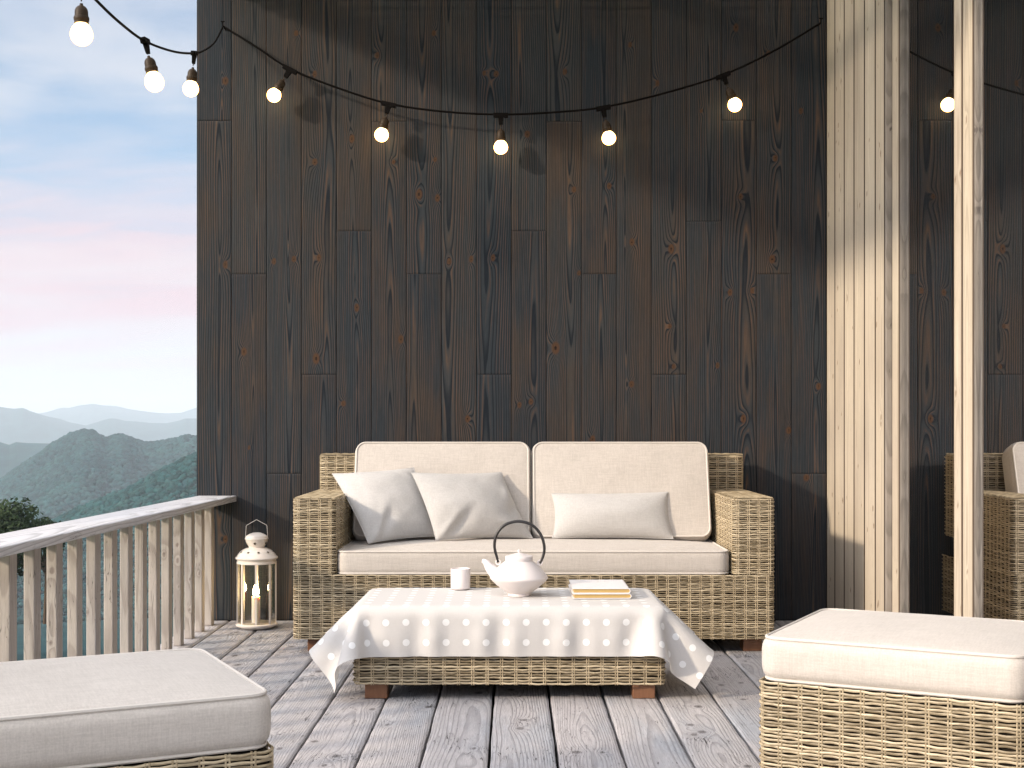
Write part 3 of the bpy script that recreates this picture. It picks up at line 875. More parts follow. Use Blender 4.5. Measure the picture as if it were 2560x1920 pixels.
def weave(mb, P, N, s, W, h, col=.044, pitch=.0082, seed=0, amp=.0026, rn=.0022, rw=.0031):
    """basket weave over the strip swept by path P along W: paired stakes, strands going over and under"""
    rg = np.random.default_rng(seed)
    W = np.array(W, float)
    nr = max(1, int(round(h / pitch))); pt = h / nr
    ncol = max(2, int(round(s[-1] / col))); col = s[-1] / ncol
    k = len(P)
    rows = (np.arange(nr) + .5) * pt
    row = np.arange(nr)[:, None]
    ph = PI * (s / col - .5)[None, :] + PI * row
    off = amp * np.sin(ph)
    dz = .0016 * (vnoise(np.broadcast_to(s[None] * 16, (nr, k)), row * 3.7 + 0 * s[None], seed) - .5) * 2 + .0011 * np.cos(2 * ph) * np.where(row % 4 < 2, 1, -1) * .6
    dz = dz + .0010 * (rg.random((nr, 1)) - .5)
    a = np.array([0, 1, 2, 3, 4, 5]) / 6 * 2 * PI
    C = P[None] + N[None] * off[..., None] + W * (rows[:, None] + dz)[..., None]
    rad = 1 + .12 * (vnoise(np.broadcast_to(s[None] * 30, (nr, k)), row * 5.1 + 0 * s[None], seed + 3) - .5) * 2
    V = C[:, :, None] + rad[..., None, None] * (N[None, :, None] * (rn * np.cos(a))[None, None, :, None] + W * (rw * np.sin(a))[None, None, :, None])
    rnd = np.clip(rg.random((nr, 1)) * .7 + .6 * (vnoise(np.broadcast_to(s[None] * 5, (nr, k)), row * 7.3 + 0 * s[None], seed + 9) - .25), 0, 1)
    rnd = np.repeat(rnd[..., None], 6, 2)
    g = grid_faces(k, 6, wrap_v=True)
    F = (g[None] + (np.arange(nr) * k * 6)[:, None, None]).reshape(-1, 4)
    mb.add(V.reshape(-1, 3), F, 0, rnd=rnd.ravel(), stake=0.0)
    sc = (np.arange(ncol) + .5) * col
    for d in (-.0036, .0036):
        q = sc + d
        B = np.stack([np.interp(q, s, P[:, i]) for i in range(3)], 1); M = np.stack([np.interp(q, s, N[:, i]) for i in range(3)], 1)
        T = np.cross(W, M)
        zz = np.arange(nr * 2 + 1) / (nr * 2) * h
        par = np.where((np.arange(ncol)[:, None] + np.floor(zz / pt)[None]) % 2 == 0, 1., -1.)
        C = B[:, None] + W * zz[None, :, None] + M[:, None] * .0004
        a5 = np.arange(5) / 5 * 2 * PI
        V = C[:, :, None] + .0022 * (M[:, None, None] * np.cos(a5)[None, None, :, None] + T[:, None, None] * np.sin(a5)[None, None, :, None])
        m = len(zz); g = grid_faces(m, 5, wrap_v=True)
        F = (g[None] + (np.arange(ncol) * m * 5)[:, None, None]).reshape(-1, 4)
        r2 = np.repeat(rg.random(ncol), m * 5)
        mb.add(V.reshape(-1, 3), F, 0, rnd=r2, stake=1.0)
    return mb
def lid(mb, x0, x1, y0, y1, z, seed, along='y'):
    """woven flat top between two edges"""
    k = max(3, int((x1 - x0) / .0075)); P = np.stack([np.linspace(x0, x1, k), np.full(k, y0), np.full(k, z)], 1)
    N = np.tile([0, 0, 1.0], (k, 1)); weave(mb, P, N, np.linspace(0, x1 - x0, k), (0, 1, 0), y1 - y0, seed=seed)

# ------------------------------------------------------------------ soft goods
def cushion(w, d, h, r=.05, puff=.02, bulge=.012, n=26, dent=()):
    """boxed cushion centred on x,y with its seams at z=0 and z=h; returns (body MB, piping MB)"""
    lin = np.sin(np.linspace(-PI / 2, PI / 2, n)) * .55 + np.linspace(-1, 1, n) * .45
    U, V = np.meshgrid(lin, lin, indexing='ij')
    def rnd(x, y, w, d, r):
        ax = np.abs(x) - (w / 2 - r); ay = np.abs(y) - (d / 2 - r)
        m = (ax > 0) & (ay > 0)
        a = np.clip(ax, 0, r) / r; b = np.clip(ay, 0, r) / r
        nx = np.where(m, (w / 2 - r) + r * a * np.sqrt(1 - b * b / 2), np.abs(x)) * np.sign(x)
        ny = np.where(m, (d / 2 - r) + r * b * np.sqrt(1 - a * a / 2), np.abs(y)) * np.sign(y)
        return nx, ny
    X, Y = rnd(U * w / 2, V * d / 2, w, d, r)
    dome = (1 - np.abs(U) ** 2.6) * (1 - np.abs(V) ** 2.6)
    Zt = h + puff * dome ** .7 + .0042 * fbm(X * 7, Y * 7, int(w * 977) + int(d * 331), 3) * dome ** .3
    mb = MB()
    mb.add(np.stack([X, Y, Zt], -1).reshape(-1, 3), grid_faces(n, n))
    mb.add(np.stack([X, Y, 0 * X - puff * .3 * dome], -1).reshape(-1, 3), grid_faces(n, n, flip=True))
    lx = np.concatenate([X[:-1, 0], X[-1, :-1], X[:0:-1, -1], X[0, :0:-1]]); ly = np.concatenate([Y[:-1, 0], Y[-1, :-1], Y[:0:-1, -1], Y[0, :0:-1]])
    L = np.stack([lx, ly], 1)
    T = np.roll(L, -1, 0) - np.roll(L, 1, 0); T /= np.linalg.norm(T, axis=1, keepdims=True); Nn = np.stack([T[:, 1], -T[:, 0]], 1)
    tz = np.linspace(0, 1, 11)
    ring = []
    for t in tz:
        b = bulge * (1 - (2 * t - 1) ** 4) ** .8
        ring.append(np.concatenate([L + Nn * b, np.full((len(L), 1), h * t)], 1))
    mb.add(np.array(ring).reshape(-1, 3), grid_faces(11, len(L), wrap_v=True, flip=True))
    pp = MB()
    for zz in (0.0, h):
        tube(pp, np.concatenate([L + Nn * .0025, np.full((len(L), 1), zz)], 1), .0042, 7, closed=True)
    return mb, pp
def put_cushion(name, parent, w, d, h, M, **kw):
    b, p = cushion(w, d, h, **kw)
    o = b.build(name, M_LINEN, parent); o.matrix_local = M
    q = p.build('piping', M_PIPE, o)
    return o

# ------------------------------------------------------------------ sofa
XL, XR, YF, YB, YS = -.872, 1.035, 5.23, 6.075, 5.86
sofa = thing('sofa', 'two-seat wicker sofa with cream cushions against the dark wall', 'sofa', ((XL + XR) / 2, 5.65, 0))
INV = Matrix.Translation((-(XL + XR) / 2, -5.65, 0))
def spart(mb, name, mats):
    o = mb.build(name, mats, sofa); o.matrix_parent_inverse = INV; return o
AWL, AWR = .168, .163
mb = MB()
P, N, s = plan_path([(XL, YB), (XL, YF), (XR, YF), (XR, YB)], .022)
weave(mb, P, -N if N[len(N) // 2, 1] > 0 else N, s, (0, 0, 1), .256, seed=11) if False else None
def out(N, P, c):
    """normals pointing away from point c"""
    m = np.mean(P, 0); k = len(N) // 2
    return N if (P[k, :2] - np.array(c)).dot(N[k, :2]) > 0 else -N
C0 = ((XL + XR) / 2, 5.8)
def lift(P, z): P = P.copy(); P[:, 2] = z; return P
weave(mb, lift(P, .058), out(N, P, C0), s, (0, 0, 1), .256, seed=11)
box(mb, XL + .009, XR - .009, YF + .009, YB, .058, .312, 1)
spart(mb, 'base', [M_WICK, M_WBACK])
for nm, x0, x1, sd in (('arm', XL, XL + AWL, 21), ('arm', XR - AWR, XR, 31)):
    mb = MB()
    P, N, s = plan_path([(x0, YS + .05), (x0, YF), (x1, YF), (x1, YS + .05)], .022)
    weave(mb, lift(P, .314), out(N, P, ((x0 + x1) / 2, 5.6)), s, (0, 0, 1), .300, col=.042, seed=sd)
    lid(mb, x0 + .004, x1 - .004, YF + .004, YS + .05, .6155, sd + 1)
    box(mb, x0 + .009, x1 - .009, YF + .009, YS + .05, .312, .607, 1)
    spart(mb, nm, [M_WICK, M_WBACK])
mb = MB()
P, N, s = plan_path([(XL + .012, YB), (XL + .012, YS), (XR - .012, YS), (XR - .012, YB)], .03)
nrm = out(N, P, (C0[0], 6.0))
weave(mb, lift(P, .40), nrm, s, (0, 0, 1), .372, col=.042, seed=41)
k = 120; x0, x1 = XL + .014, XR - .014
lid(mb, x0, x1, YS + .006, YB, .775, 43)
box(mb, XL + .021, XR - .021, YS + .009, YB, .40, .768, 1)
spart(mb, 'back_frame', [M_WICK, M_WBACK])
for x in (-.825, .922):
    for y in (5.294, 5.95):
        mb = MB(); box(mb, x, x + .075, y, y + .075, 0.0005, .062, 0, .003, tone=.4)
        spart(mb, 'leg', [M_LEG])
# seat cushion and two back cushions
Mx = INV @ Matrix.Translation((.0805, 5.517, .318))
put_cushion('seat_cushion', sofa, 1.548, .56, .086, Mx, r=.035, puff=.022, bulge=.007, n=44)
def lean(xc, w, sd):
    # stands on the seat, leaning back; its thickness points to the viewer
    a = math.atan2(.14, .43)
    rot = Matrix.Rotation(PI / 2 - a, 4, 'X')
    return INV @ Matrix.Translation((xc, 5.803, .594)) @ rot
for xc, w in ((-.307, .752), (.465, .757)):
    put_cushion('back_cushion', sofa, w - .012, .412, .125, lean(xc, w, 0), r=.036, puff=.012, bulge=.014, n=40)

# ------------------------------------------------------------------ loose pillows
def pix(x, y, D): return np.array([(x - 1283) * D / 3300, D, H_EYE - (y - 1067) * D / 3300])
def pillow(name, label, c, thick, seed, pinch=.07, wr=.010, folds=(), dome=.55):
    TL, TR, BR, BL = c
    n = 46
    u = np.sin(np.linspace(-PI / 2, PI / 2, n)) * .5 + .5
    Uo, Vo = np.meshgrid(u, u, indexing='ij')
    a = 2 * Uo - 1; b = 2 * Vo - 1
    Un = .5 + .5 * a * (1 - pinch * (1 - b * b)); Vn = .5 + .5 * b * (1 - pinch * (1 - a * a))
    Pm = (1 - Un)[..., None] * ((1 - Vn)[..., None] * BL + Vn[..., None] * TL) + Un[..., None] * ((1 - Vn)[..., None] * BR + Vn[..., None] * TR)
    nr = np.cross(((BR + TR) - (BL + TL)), ((TL + TR) - (BL + BR))); nr /= np.linalg.norm(nr)   # towards the viewer
    T = thick * ((1 - a ** 2) * (1 - b ** 2)) ** dome
    edge = (1 - a ** 2) * (1 - b ** 2)
    W = wr * fbm(Uo * 3 + seed, Vo * 3, seed, 3)
    fold = np.zeros_like(Uo)
    for (fu, fv, ang, ln, wd, am) in folds:
        x = (Uo - fu) * math.cos(ang) + (Vo - fv) * math.sin(ang); y = -(Uo - fu) * math.sin(ang) + (Vo - fv) * math.cos(ang)
        fold += am * np.exp(-(x / ln) ** 2 - (y / wd) ** 2)
    sag = .010 * fbm(Uo * 2 + 5, Vo * 2 + seed, seed + 4, 2)
    ctr = np.mean([TL, TR, BR, BL], 0)
    Fv = Pm + nr * (T + (W + fold) * edge ** .35 + sag * edge ** .2)[..., None]
    Bv = Pm - nr * (T * .62)[..., None]
    mb = MB()
    mb.add((Fv - ctr).reshape(-1, 3), grid_faces(n, n))
    mb.add((Bv - ctr).reshape(-1, 3), grid_faces(n, n, flip=True))
    o = mb.build(name, M_PILLOW, None); o.location = ctr
    tag(o, label, 'pillow', 'loose pillows on the sofa')
    L = np.concatenate([Pm[:-1, 0], Pm[-1, :-1], Pm[:0:-1, -1], Pm[0, :0:-1]]) - ctr
    p = MB(); tube(p, L, .0022, 5, closed=True); p.build('seam', M_PILLOW, o)
    return o
pillow('pillow', 'square grey pillow leaning by the left arm of the sofa, leftmost pillow',
       (pix(831, 1184.5, 5.60), pix(1034, 1169, 5.66), pix(1105, 1340, 5.60), pix(921, 1358, 5.42)), .072, 3, pinch=.05,
       folds=((.16, .10, .95, .30, .05, .020), (.30, .22, .70, .22, .09, -.016), (.85, .9, -.8, .14, .05, .012)))
pillow('pillow', 'square grey pillow in the middle, overlapping the leftmost pillow',
       (pix(1029, 1182, 5.53), pix(1254, 1181, 5.68), pix(1331, 1344, 5.60), pix(1090, 1350, 5.47)), .075, 9, pinch=.05,
       folds=((.10, .10, .9, .25, .045, .022), (.27, .20, .85, .28, .075, -.018), (.93, .66, 1.3, .12, .05, .014), (.95, .42, .9, .14, .06, -.014), (.80, .16, -.25, .18, .05, .010)))
pillow('pillow', 'long narrow lumbar pillow lying against the right back cushion',
       (pix(1379, 1234, 5.655), pix(1669, 1230.5, 5.665), pix(1683, 1347, 5.60), pix(1381, 1345, 5.60)), .062, 15, pinch=.055, wr=.005)

# ------------------------------------------------------------------ footstools
def footstool(label, corner, ang, w, d, flip):
    """corner = the front corner of the piping nearest the middle of the deck"""
    fx = np.array([math.cos(ang), math.sin(ang)])          # along the front edge
    root = thing('footstool', label, 'footstool', (*corner, 0), 0, 'wicker footstools at the front')
    c2 = np.array(corner)
    fd = np.array([-math.sin(ang), math.cos(ang)])
    ctr = c2 + fx * w / 2 * (-1 if flip else 1) + fd * d / 2
    root.location = (ctr[0], ctr[1], 0); root.rotation_euler = (0, 0, ang)
    w2, d2 = w / 2 + .012, d / 2 + .012
    mb = MB()
    P, N, s = plan_path([(-w2, -d2), (w2, -d2), (w2, d2), (-w2, d2)], .03, closed=True)
    weave(mb, lift(P, .058), out(N, P, (0, 0)), s, (0, 0, 1), .246, col=.048, pitch=.0083, seed=51 + flip, rw=.0031, rn=.0023, amp=.0028)
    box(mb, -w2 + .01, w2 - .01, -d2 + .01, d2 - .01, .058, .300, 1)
    mb.build('base', [M_WICK, M_WBACK], root)
    for x in (-w2 + .04, w2 - .115):
        for y in (-d2 + .04, d2 - .115):
            mb = MB(); box(mb, x, x + .075, y, y + .075, .0005, .06, 0, .003, tone=.4); mb.build('leg', M_LEG, root)
    put_cushion('seat_cushion', root, w, d, .096, Matrix.Translation((0, 0, .308)), r=.035, puff=.020, bulge=.014, n=40)
    return root
footstool('sunlit wicker footstool with a plump cream cushion in front of the glass door', (.590, 3.105), -R(28), .575, .545, 0)
footstool('shaded wicker footstool with a grey-looking cushion at the near left by the railing', (-.455, 2.450), R(26.5), .60, .55, 1)

# ------------------------------------------------------------------ tablecloth: a small position-based drape over the rounded table top
def drape(steps=240, iters=22):
    hx, y0, y1, top, du, rr = .52, 4.335, 4.855, .306, .02, .022
    us = np.arange(-.72, .7201, du); vs = np.arange(y0 - .150, y1 + .1401, du)
    nu, nv = len(us), len(vs)
    U, V = np.meshgrid(us, vs, indexing='ij')
    P = np.stack([U, V, np.full_like(U, top + .012)], -1)
    P[..., 2] += np.random.default_rng(3).uniform(0, .002, U.shape)
    vel = np.zeros_like(P)
    links = []
    def link(ou, ov, step_u, step_v, rest, k):
        """all pairs (i, j) - (i + ou, j + ov), split so that no point is shared inside one batch"""
        j0 = 0 if ov >= 0 else -ov
        for su in range(step_u):
            for sv in range(step_v):
                i = np.arange(su, nu - ou, step_u); j = np.arange(j0 + sv, nv - max(ov, 0), step_v)
                if len(i) and len(j): links.append((np.ix_(i, j), np.ix_(i + ou, j + ov), rest, k))
    link(1, 0, 2, 1, du, 1.0); link(0, 1, 1, 2, du, 1.0)
    link(1, 1, 2, 1, du * 2 ** .5, .35); link(1, -1, 2, 1, du * 2 ** .5, .35)
    for m, k in ((2, .5),):
        link(m, 0, 2 * m, 1, m * du, k); link(0, m, 1, 2 * m, m * du, k)
    cy, ey, dt = (y0 + y1) / 2, (y1 - y0) / 2, 1 / 120
    for st in range(steps):
        vel[..., 2] -= 9.8 * dt
        vel[..., 0] += 6.3 * dt * np.sign(U) * np.clip((np.abs(U) - .52) / .1, 0, 1) * np.clip((V - y0 + .2) / .2, 0, 1)   # starched side flaps stand out
        vel *= .975
        Q = P + vel * dt
        for it in range(iters):
            for a, b, rest, k in links:
                A = Q[a]; B = Q[b]; d = B - A
                L = np.sqrt((d * d).sum(-1, keepdims=True)) + 1e-9
                c = d * ((L - rest) / L * .5 * k)
                Q[a] = A + c; Q[b] = B - c
            if it % 2:
                q0 = Q - np.array([0, cy, top - .15])
                q = np.abs(q0) - np.array([hx - rr, ey - rr, .15 - rr])
                qm = np.maximum(q, 0); out_ = np.sqrt((qm ** 2).sum(-1))
                sd = out_ + np.minimum(q.max(-1), 0) - rr - .004
                hit = sd < 0
                n = np.where(out_[..., None] > 0, qm / np.maximum(out_[..., None], 1e-9), np.eye(3)[q.argmax(-1)]) * np.sign(q0)
                Q[hit] -= (n * sd[..., None])[hit]
                Q[hit, :2] = P[hit, :2] * .6 + Q[hit, :2] * .4
                Q[..., 2] = np.maximum(Q[..., 2], .01)
        vel = (Q - P) / dt
        P = Q
    return P - np.array([0, 4.5, 0])

# ------------------------------------------------------------------ coffee table
table = thing('coffee_table', 'low wicker coffee table standing in front of the sofa', 'table', (-.012, 4.595, 0))
IT = Matrix.Translation((.012, -4.595, 0))
def tpart(mb, name, mats):
    o = mb.build(name, mats, table); o.matrix_parent_inverse = IT; return o
mb = MB()
P, N, s = plan_path([(-.526, 4.346), (.500, 4.346), (.500, 4.846), (-.526, 4.846)], .015, closed=True)
weave(mb, lift(P, .050), out(N, P, (0, 4.6)), s, (0, 0, 1), .231, col=.0475, pitch=.0092, seed=61, rw=.0034, rn=.0024, amp=.0029)
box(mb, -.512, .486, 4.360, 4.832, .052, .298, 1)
tpart(mb, 'base', [M_WICK, M_WBACK])
for x in (-.491, .395):
    for y in (4.366, 4.75):
        mb = MB(); box(mb, x, x + .075, y, y + .075, .0005, .054, 0, .003, tone=.4); tpart(mb, 'leg', [M_LEG])

CP = drape(); CN = CP.shape[:2]
CP[..., 0] -= .012
def refine(A):
    """doubles a grid with cubic midpoints"""
    for ax in (0, 1):
        A = np.moveaxis(A, ax, 0); n = len(A)
        p = np.concatenate([2 * A[:1] - A[1:2], A, 2 * A[-1:] - A[-2:-1]])
        mid = (-p[:-3] + 9 * p[1:-2] + 9 * p[2:-1] - p[3:]) / 16
        B = np.empty((2 * n - 1,) + A.shape[1:]); B[0::2] = A; B[1::2] = mid
        A = np.moveaxis(B, 0, ax)
    return A
def relax(A, k):
    for _ in range(k):
        B = A.copy(); B[1:-1, 1:-1] = .5 * A[1:-1, 1:-1] + .125 * (A[:-2, 1:-1] + A[2:, 1:-1] + A[1:-1, :-2] + A[1:-1, 2:]); A = B
    return A
RU, RV = np.meshgrid(np.arange(CN[0]) * .02 - .72, np.arange(CN[1]) * .02, indexing='ij')
G = relax(CP, 1)
# soft upright pleats of the front overhang
ov = np.clip((.165 - RV) / .10, 0, 1) * np.clip((.60 - np.abs(RU)) / .12, 0, 1)
G[..., 1] -= ov * .0055 * (1 + np.sin(RU * 2 * PI / .155 + 1.2 * np.sin(RU * 5)) + .5 * np.sin(RU * 2 * PI / .087 + 1)) * np.clip(RV / .05 * .4 + .6, 0, 1)
G = refine(refine(G)); RU = refine(refine(RU)); RV = refine(refine(RV))
mb = MB(); mb.add(G.reshape(-1, 3), grid_faces(G.shape[0], G.shape[1]), ru=RU.ravel(), rv=RV.ravel())
cl = mb.build('tablecloth', M_CLOTH, None); cl.location = (0, 4.5, 0)
tag(cl, 'pale beige tablecloth with white polka dots draped over the coffee table', 'tablecloth')
TZ = .3115

# ------------------------------------------------------------------ teapot, cup, books
pot = thing('teapot', 'white ceramic teapot with an angular body and tall black hoop handle', 'teapot', (.0205, 4.605, TZ), 0)
mb = MB()
lathe(mb, [(.0, .004), (.034, .004), (.037, .0), (.0395, .0), (.0400, .006), (.0385, .0085), (.045, .012), (.062, .024), (.080, .039), (.0955, .054), (.1005, .0605), (.1012, .063), (.1005, .0655),
           (.094, .075), (.083, .089), (.070, .103), (.058, .1135), (.050, .1195), (.0475, .1225)], 72)
sp = smooth_path([(-.070, 0, .062), (-.086, 0, .078), (-.1020, 0, .0945), (-.1125, 0, .109), (-.1205, 0, .1165), (-.1300, 0, .1195)], 22)
tube(mb, sp, np.interp(np.linspace(0, 1, 22), [0, .3, .6, .85, 1], [.026, .020, .0135, .0095, .0070]), 20)
for sx in (-1, 1):
    ring = [(sx * .0735 + .0075 * math.cos(t), 0, .1155 + .0085 * math.sin(t)) for t in np.linspace(0, 2 * PI, 18)[:-1]]
    tube(mb, ring, .0026, 8, closed=True)
mb.build('body', M_CERAMIC, pot)
mb = MB()
lathe(mb, [(.0475, .1215), (.0483, .123), (.0483, .1365), (.0470, .1385), (.040, .1395), (.028, .1432), (.012, .1478), (.0035, .1492), (.0030, .1510), (.0052, .1535), (.0056, .1562), (.0040, .1592), (.0, .1605)], 64)
mb.build('lid', M_LID, pot)
hp = [(-.0735, 0, .115), (-.0775, 0, .131), (-.083, 0, .150), (-.0865, 0, .172), (-.083, 0, .200), (-.069, 0, .228), (-.047, 0, .247), (-.020, 0, .2565), (.004, 0, .2580),
      (.031, 0, .2525), (.056, 0, .238), (.076, 0, .213), (.0865, 0, .184), (.0885, 0, .160), (.084, 0, .137), (.0735, 0, .113)]
hp = smooth_path(hp, 90)
mb = MB(); tube(mb, hp, .0046 + .0007 * np.sin(np.linspace(0, PI, 90)), 12); mb.build('handle', M_BLACK, pot)
pot.rotation_euler = (0, 0, R(-7))

mb = MB()
lathe(mb, [(.0, .003), (.026, .003), (.028, .0), (.0325, .0015), (.0350, .006), (.0355, .012), (.0355, .0735), (.0350, .0748), (.0338, .0748), (.0330, .0735), (.0330, .012), (.030, .007), (.0, .006)], 56)
cup = mb.build('cup', M_CERAMIC, None); cup.location = (-.191, 4.782, TZ + .001)
tag(cup, 'straight-sided white ceramic cup at the back edge of the table, left of the teapot', 'cup')

def book(label, loc, rz, w, d, h):
    root = thing('book', label, 'book', loc, rz, 'books on the table')
    r = h / 2; c = .0022
    def prof(r_, inset):
        pts = [(-w / 2, 0 + inset)]
        for t in np.linspace(-PI / 2, PI / 2, 15): pts.append((w / 2 - r + r_ * math.cos(t) - 0, r + r_ * math.sin(t)))
        pts.append((-w / 2, h - inset)); return np.array(pts)
    o, i = prof(r, 0), prof(r - c, c)
    loop = np.concatenate([o, i[::-1]]); n = len(loop)
    mb = MB()
    V = np.concatenate([np.stack([loop[:, 0], np.full(n, y), loop[:, 1]], 1) for y in (-d / 2, d / 2)])
    mb.add(V, grid_faces(2, n, wrap_v=True))
    m = len(o)
    for b, fl in ((0, False), (n, True)):
        f = [[b + k, b + k + 1, b + n - 2 - k, b + n - 1 - k] for k in range(m - 1)]
        mb.add(V, np.zeros((0, 4), int)); base_ = mb.n - len(V)
        f = np.array(f) + base_
        mb.q.append(f if not fl else f[:, ::-1]); mb.qm.append(np.zeros(len(f), int))
    mb.build('cover', M_BOOK, root, smooth=False)
    q = i.copy(); q[:, 0] = np.where(q[:, 0] < -w / 2 + .001, -w / 2 + .006, q[:, 0] - .0004); q[:, 1] = np.clip(q[:, 1], c + .0003, h - c - .0003)
    n = len(q); mb = MB()
    yy = (-d / 2 + .004, d / 2 - .004)
    V = np.concatenate([np.stack([q[:, 0], np.full(n, y), q[:, 1]], 1) for y in yy] + [[(0, yy[0], h / 2), (0, yy[1], h / 2)]])
    mb.add(V, grid_faces(2, n, wrap_v=True))
    k = np.arange(n)
    mb.tr += [np.stack([k, (k + 1) % n, np.full(n, 2 * n)], 1), np.stack([n + (k + 1) % n, n + k, np.full(n, 2 * n + 1)], 1)]
    mb.tm += [np.zeros(n, int)] * 2
    mb.build('pages', M_PAGES, root, smooth=False)
book('white book with gilded page edges, at the bottom of the pair on the table', (.3015, 4.640, TZ + .001), R(1.2), .201, .258, .0172)
book('white book with gilded page edges, lying on top of the other book', (.3015, 4.643, TZ + .0187), 0, .200, .258, .0172)

# ------------------------------------------------------------------ lantern and candle
LX, LY = -1.147, 5.900
lan = thing('lantern', 'tall cream metal lantern with glass sides on the deck by the dark wall', 'lantern', (LX, LY, .001), R(9))
mb = MB(); lathe(mb, [(.0, .002), (.060, .0), (.067, .001), (.080, .007), (.090, .012), (.0935, .017), (.0935, .021), (.089, .024), (.0, .024)], 64); mb.build('base', M_ENAMEL, lan)
mb = MB()
lathe(mb, [(.084, .290), (.0885, .290), (.0885, .297), (.0855, .300), (.0865, .306), (.0925, .310), (.0945, .3145), (.0925, .3185), (.088, .321), (.082, .331), (.073, .342), (.061, .351), (.047, .357), (.035, .3595),
           (.0335, .362), (.037, .368), (.044, .378), (.0475, .387), (.0485, .394), (.0515, .397), (.0515, .402), (.0485, .404), (.0485, .408), (.044, .4135), (.033, .420), (.018, .4255), (.0, .427)], 64)
top = mb.build('roof', M_ENAMEL, lan)
def star(c, nrm, r):
    n = np.array(nrm, float); n /= np.linalg.norm(n); u = np.cross([0, 0, 1.0], n); u /= np.linalg.norm(u); v = np.cross(n, u)
    pts = [np.array(c) + n * .0006] + [np.array(c) + n * .0006 + (r if k % 2 == 0 else r * .48) * (math.cos(k * PI / 6) * u + math.sin(k * PI / 6) * v) for k in range(12)]
    return pts, np.array([[0, k + 1, (k + 1) % 12 + 1] for k in range(12)])
M_HOLE = mat_plain('star_hole', (.05, .038, .02), .8, .1)
mb = MB()
for k in range(10):
    a = -PI / 2 + .15 + k * 2 * PI / 10
    mb = MB(); p, f = star((.0735 * math.cos(a), .0735 * math.sin(a), .3424), (math.cos(a) * .62, math.sin(a) * .62, .78), .0075); mb.add(p, f); mb.build('star_hole', M_HOLE, top, smooth=False)
for k in range(5):
    a = -PI / 2 - .13 + k * 2 * PI / 5
    mb = MB(); p, f = star((.0455 * math.cos(a), .0455 * math.sin(a), .3805), (math.cos(a) * .92, math.sin(a) * .92, -.35), .0082); mb.add(p, f); mb.build('star_hole', M_HOLE, top, smooth=False)
ap = [(.0845 * math.cos(k * PI / 4), .0845 * math.sin(k * PI / 4)) for k in range(8)]
for k in range(8):
    mb = MB(); a = k * PI / 4
    u = np.array([math.cos(a), math.sin(a)]); v = np.array([-u[1], u[0]])
    q = [ap[k] + u * su * .0030 + v * sv * .0040 for su, sv in ((-1, -1), (1, -1), (1, 1), (-1, 1))]
    mb.add([(*p, z) for z in (.0235, .2905) for p in q], BOXF); mb.build('post', M_ENAMEL, lan, smooth=False)
for k in range(8):
    p, q = np.array(ap[k]), np.array(ap[(k + 1) % 8]); d = (q - p) / np.linalg.norm(q - p); p, q = p + d * .0042, q - d * .0042
    mb = MB(); mb.add([(*p, .0245), (*q, .0245), (*q, .2895), (*p, .2895)], [[0, 1, 2, 3]]); mb.build('pane', M_PANE, lan, smooth=False)
mb = MB()
tube(mb, [(-.0500, 0, .397), (-.0485, 0, .410), (-.0455, 0, .455), (-.0440, 0, .459), (-.002, 0, .483), (0, 0, .4835), (.002, 0, .483), (.0440, 0, .459), (.0455, 0, .455), (.0485, 0, .410), (.0500, 0, .397)], .0013, 6)
mb.build('handle', M_ENAMEL, lan)
can = thing('candle', 'lit cream pillar candle inside the lantern', 'candle', (LX - .003, LY, .0255))
mb = MB(); lathe(mb, [(.0, .0), (.0185, .0), (.0192, .002), (.0190, .112), (.0182, .1165), (.0150, .1170), (.0090, .1145), (.0, .1140)], 40); mb.build('body', M_WAX, can)
mb = MB(); tube(mb, [(0, 0, .113), (0, 0, .120), (.0008, 0, .126)], .0009, 6); mb.build('wick', M_BLACK, can)
mb = MB(); lathe(mb, [(.0, .1205), (.0080, .1225), (.0125, .128), (.0140, .136), (.0125, .146), (.0085, .158), (.0040, .169), (.0, .176)], 24); mb.build('flame', M_FLAME, can)

# ------------------------------------------------------------------ string lights and the nails they hang from
lights = thing('string_lights', 'dark cord of lit round bulbs sagging along the wall and out over the railing', 'string lights', (0, 6.0, 2.4))
IL = Matrix.Translation((0, -6.0, -2.4))
def lpart(mb, name, mat, parent=None):
    o = mb.build(name, mat, parent or lights)
    if parent is None: o.matrix_parent_inverse = IL
    return o
DW = 6.062
NAIL1, NAIL2 = pix(558, 66, 6.090), pix(2051, 58, 6.095)
RT = [((725, 172), (685, 238)), ((972, 259), (954, 337)), ((1252, 286), (1252, 368)), ((1508, 268), (1522, 345)), ((1808, 187), (1837, 262))]
right = [NAIL1] + [pix(x, y, DW) for x, y in [(640, 117), (725, 172), (845, 220), (972, 259), (1110, 279), (1252, 286), (1380, 281), (1508, 268), (1660, 233), (1808, 187), (1935, 127)]] + [NAIL2]
left = [NAIL1, pix(536, 106, 5.92), pix(510, 126, 5.68), pix(486, 133, 5.42), pix(435, 129, 5.02), pix(363, 103, 4.60), pix(300, 57, 4.30), pix(240, 0, 4.04), pix(197, -48, 3.85), np.array([-1.31, 3.55, 2.45]), np.array([-1.35, 3.44, 2.93])]
LT = [((363, 103), (386, 206), 4.60, 1.02, 1.25), ((486, 133), (477, 222), 5.42, 1.0, 1.12), ((203, -42), (204, 87), 3.87, 1.0, 1.22)]
mb = MB(); tube(mb, smooth_path(right, 160), .0050, 8); tube(mb, smooth_path(left, 140), .0046, 8)
lpart(mb, 'cord', M_CORD)
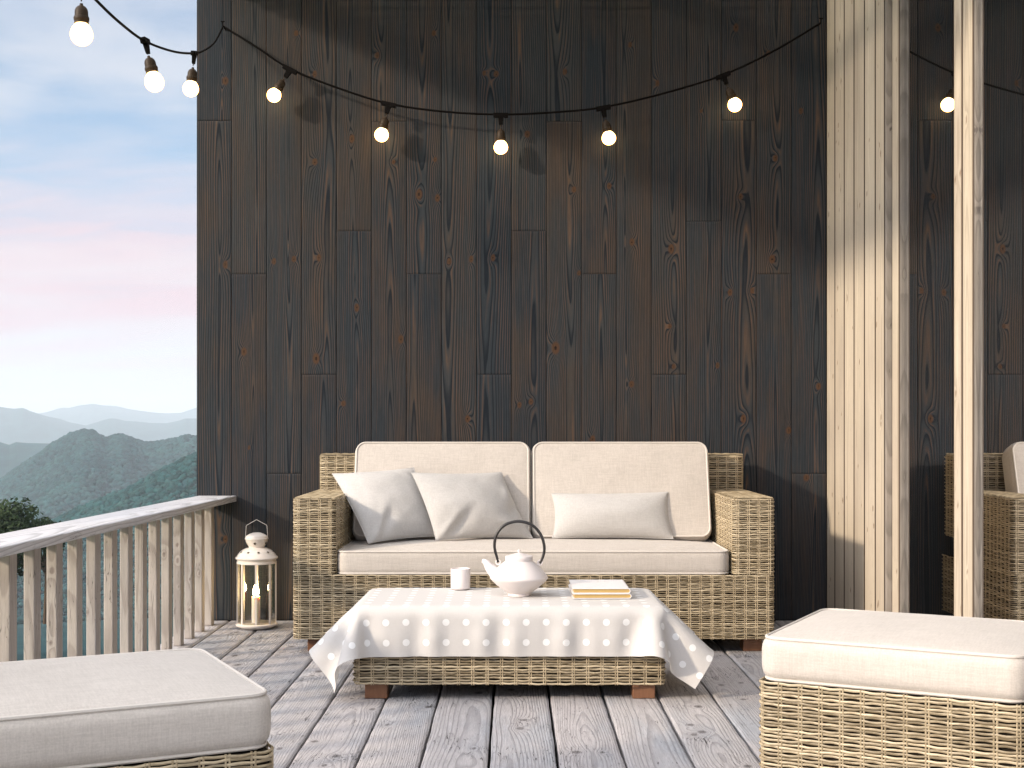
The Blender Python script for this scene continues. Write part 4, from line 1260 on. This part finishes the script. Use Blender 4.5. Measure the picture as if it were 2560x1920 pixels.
def lamp(T, Bc, cdir, size, egg):
    T = np.array(T); Bc = np.array(Bc); h = Bc - T; L = np.linalg.norm(h); h = h / L
    c = cdir / np.linalg.norm(cdir)
    Mz = Vector(-h).to_track_quat('Z', 'Y').to_matrix()
    k = size
    # tee-shaped tap on the cord
    n = np.cross(c, -h); n /= np.linalg.norm(n); up = np.cross(n, c)
    if up.dot(-h) < 0: up = -up
    mb = MB()
    def blk(p, ax, bx, cx, a0, a1, b, cc, taper=1.0):
        q = []
        for z, tp in ((a0, 1.0), (a1, taper)):
            for s1, s2 in ((-1, -1), (1, -1), (1, 1), (-1, 1)): q.append(p + ax * z + bx * s1 * b * tp + cx * s2 * cc * tp)
        mb.add(q, BOXF)
    blk(T, c, up, n, -.034 * k, .034 * k, .0095 * k, .0095 * k)
    blk(T - up * .0090 * k, h, np.cross(h, n), n, 0, .034 * k, .0125 * k, .0085 * k, .68)
    tap = lpart(mb, 'connector', M_CORD)
    mb = MB(); tube(mb, [T + h * .040 * k, T + h * (L - (.033 * egg + .058) * k)], .0021 * k, 6); lpart(mb, 'lead', M_SOCKET)
    rb = .0325 * k; b0 = L - rb * egg                     # start of the bulb
    prof = [(.0045, 0), (.0055, -.006), (.0115, -.009), (.0165, -.015), (.0190, -.023), (.0195, -.038), (.0215, -.0395), (.0225, -.044), (.0215, -.050), (.0205, -.052), (.0205, -.058), (.0165, -.0600), (.0, -.0600)]
    mb = MB(); o0 = T + h * (b0 - .052 * k)
    V = [(r * k, z * k) for r, z in prof]
    lathe(mb, V, 32, c=o0, M=Mz.to_4x4()); so = lpart(mb, 'socket', M_SOCKET)
    mb = MB()
    pr = []
    for t in np.linspace(0, PI, 22):
        z = math.cos(t); r = math.sin(t)
        if z > 0: r *= 1 - .10 * z; z *= egg
        pr.append((max(r * rb, .0), z * rb * 1.0))
    pr = [(r, z) for r, z in pr]
    lathe(mb, pr, 32, c=Bc, M=Mz.to_4x4())
    bl = lpart(mb, 'bulb', M_BULB, so); bl.matrix_parent_inverse = Matrix.Identity(4)
for (t_, b_) in RT:
    i = [k for k, q in enumerate(right) if np.allclose(q, pix(*t_, DW))][0]
    lamp(right[i] - np.array([0, 0, .004]), pix(*b_, DW - .005), right[i + 1] - right[i - 1], 1.0, 1.06)
for (t_, b_, D, sz, egg) in LT:
    p = pix(*t_, D); k = int(np.argmin([np.linalg.norm(q - p) for q in left]))
    lamp(p, pix(*b_, D), left[min(k + 1, len(left) - 1)] - left[k - 1], sz, egg)
for p, lb in ((NAIL1, 'small dark nail near the left end of the wall, holding the string lights'), (NAIL2, 'small dark nail near the pale boards, holding the end of the string lights')):
    mb = MB(); tube(mb, [p + [0, -.012, .018], p + [0, -.010, .012], p + [0, -.006, .0], p + [0, WY - p[1] + .01, -.002]], .0026, 6)
    tube(mb, [p + [-.009, -.012, .019], p + [.009, -.012, .019]], .0028, 6)
    tag(mb.build('nail', M_CORD, None), lb, 'nail', 'nails in the dark wall')
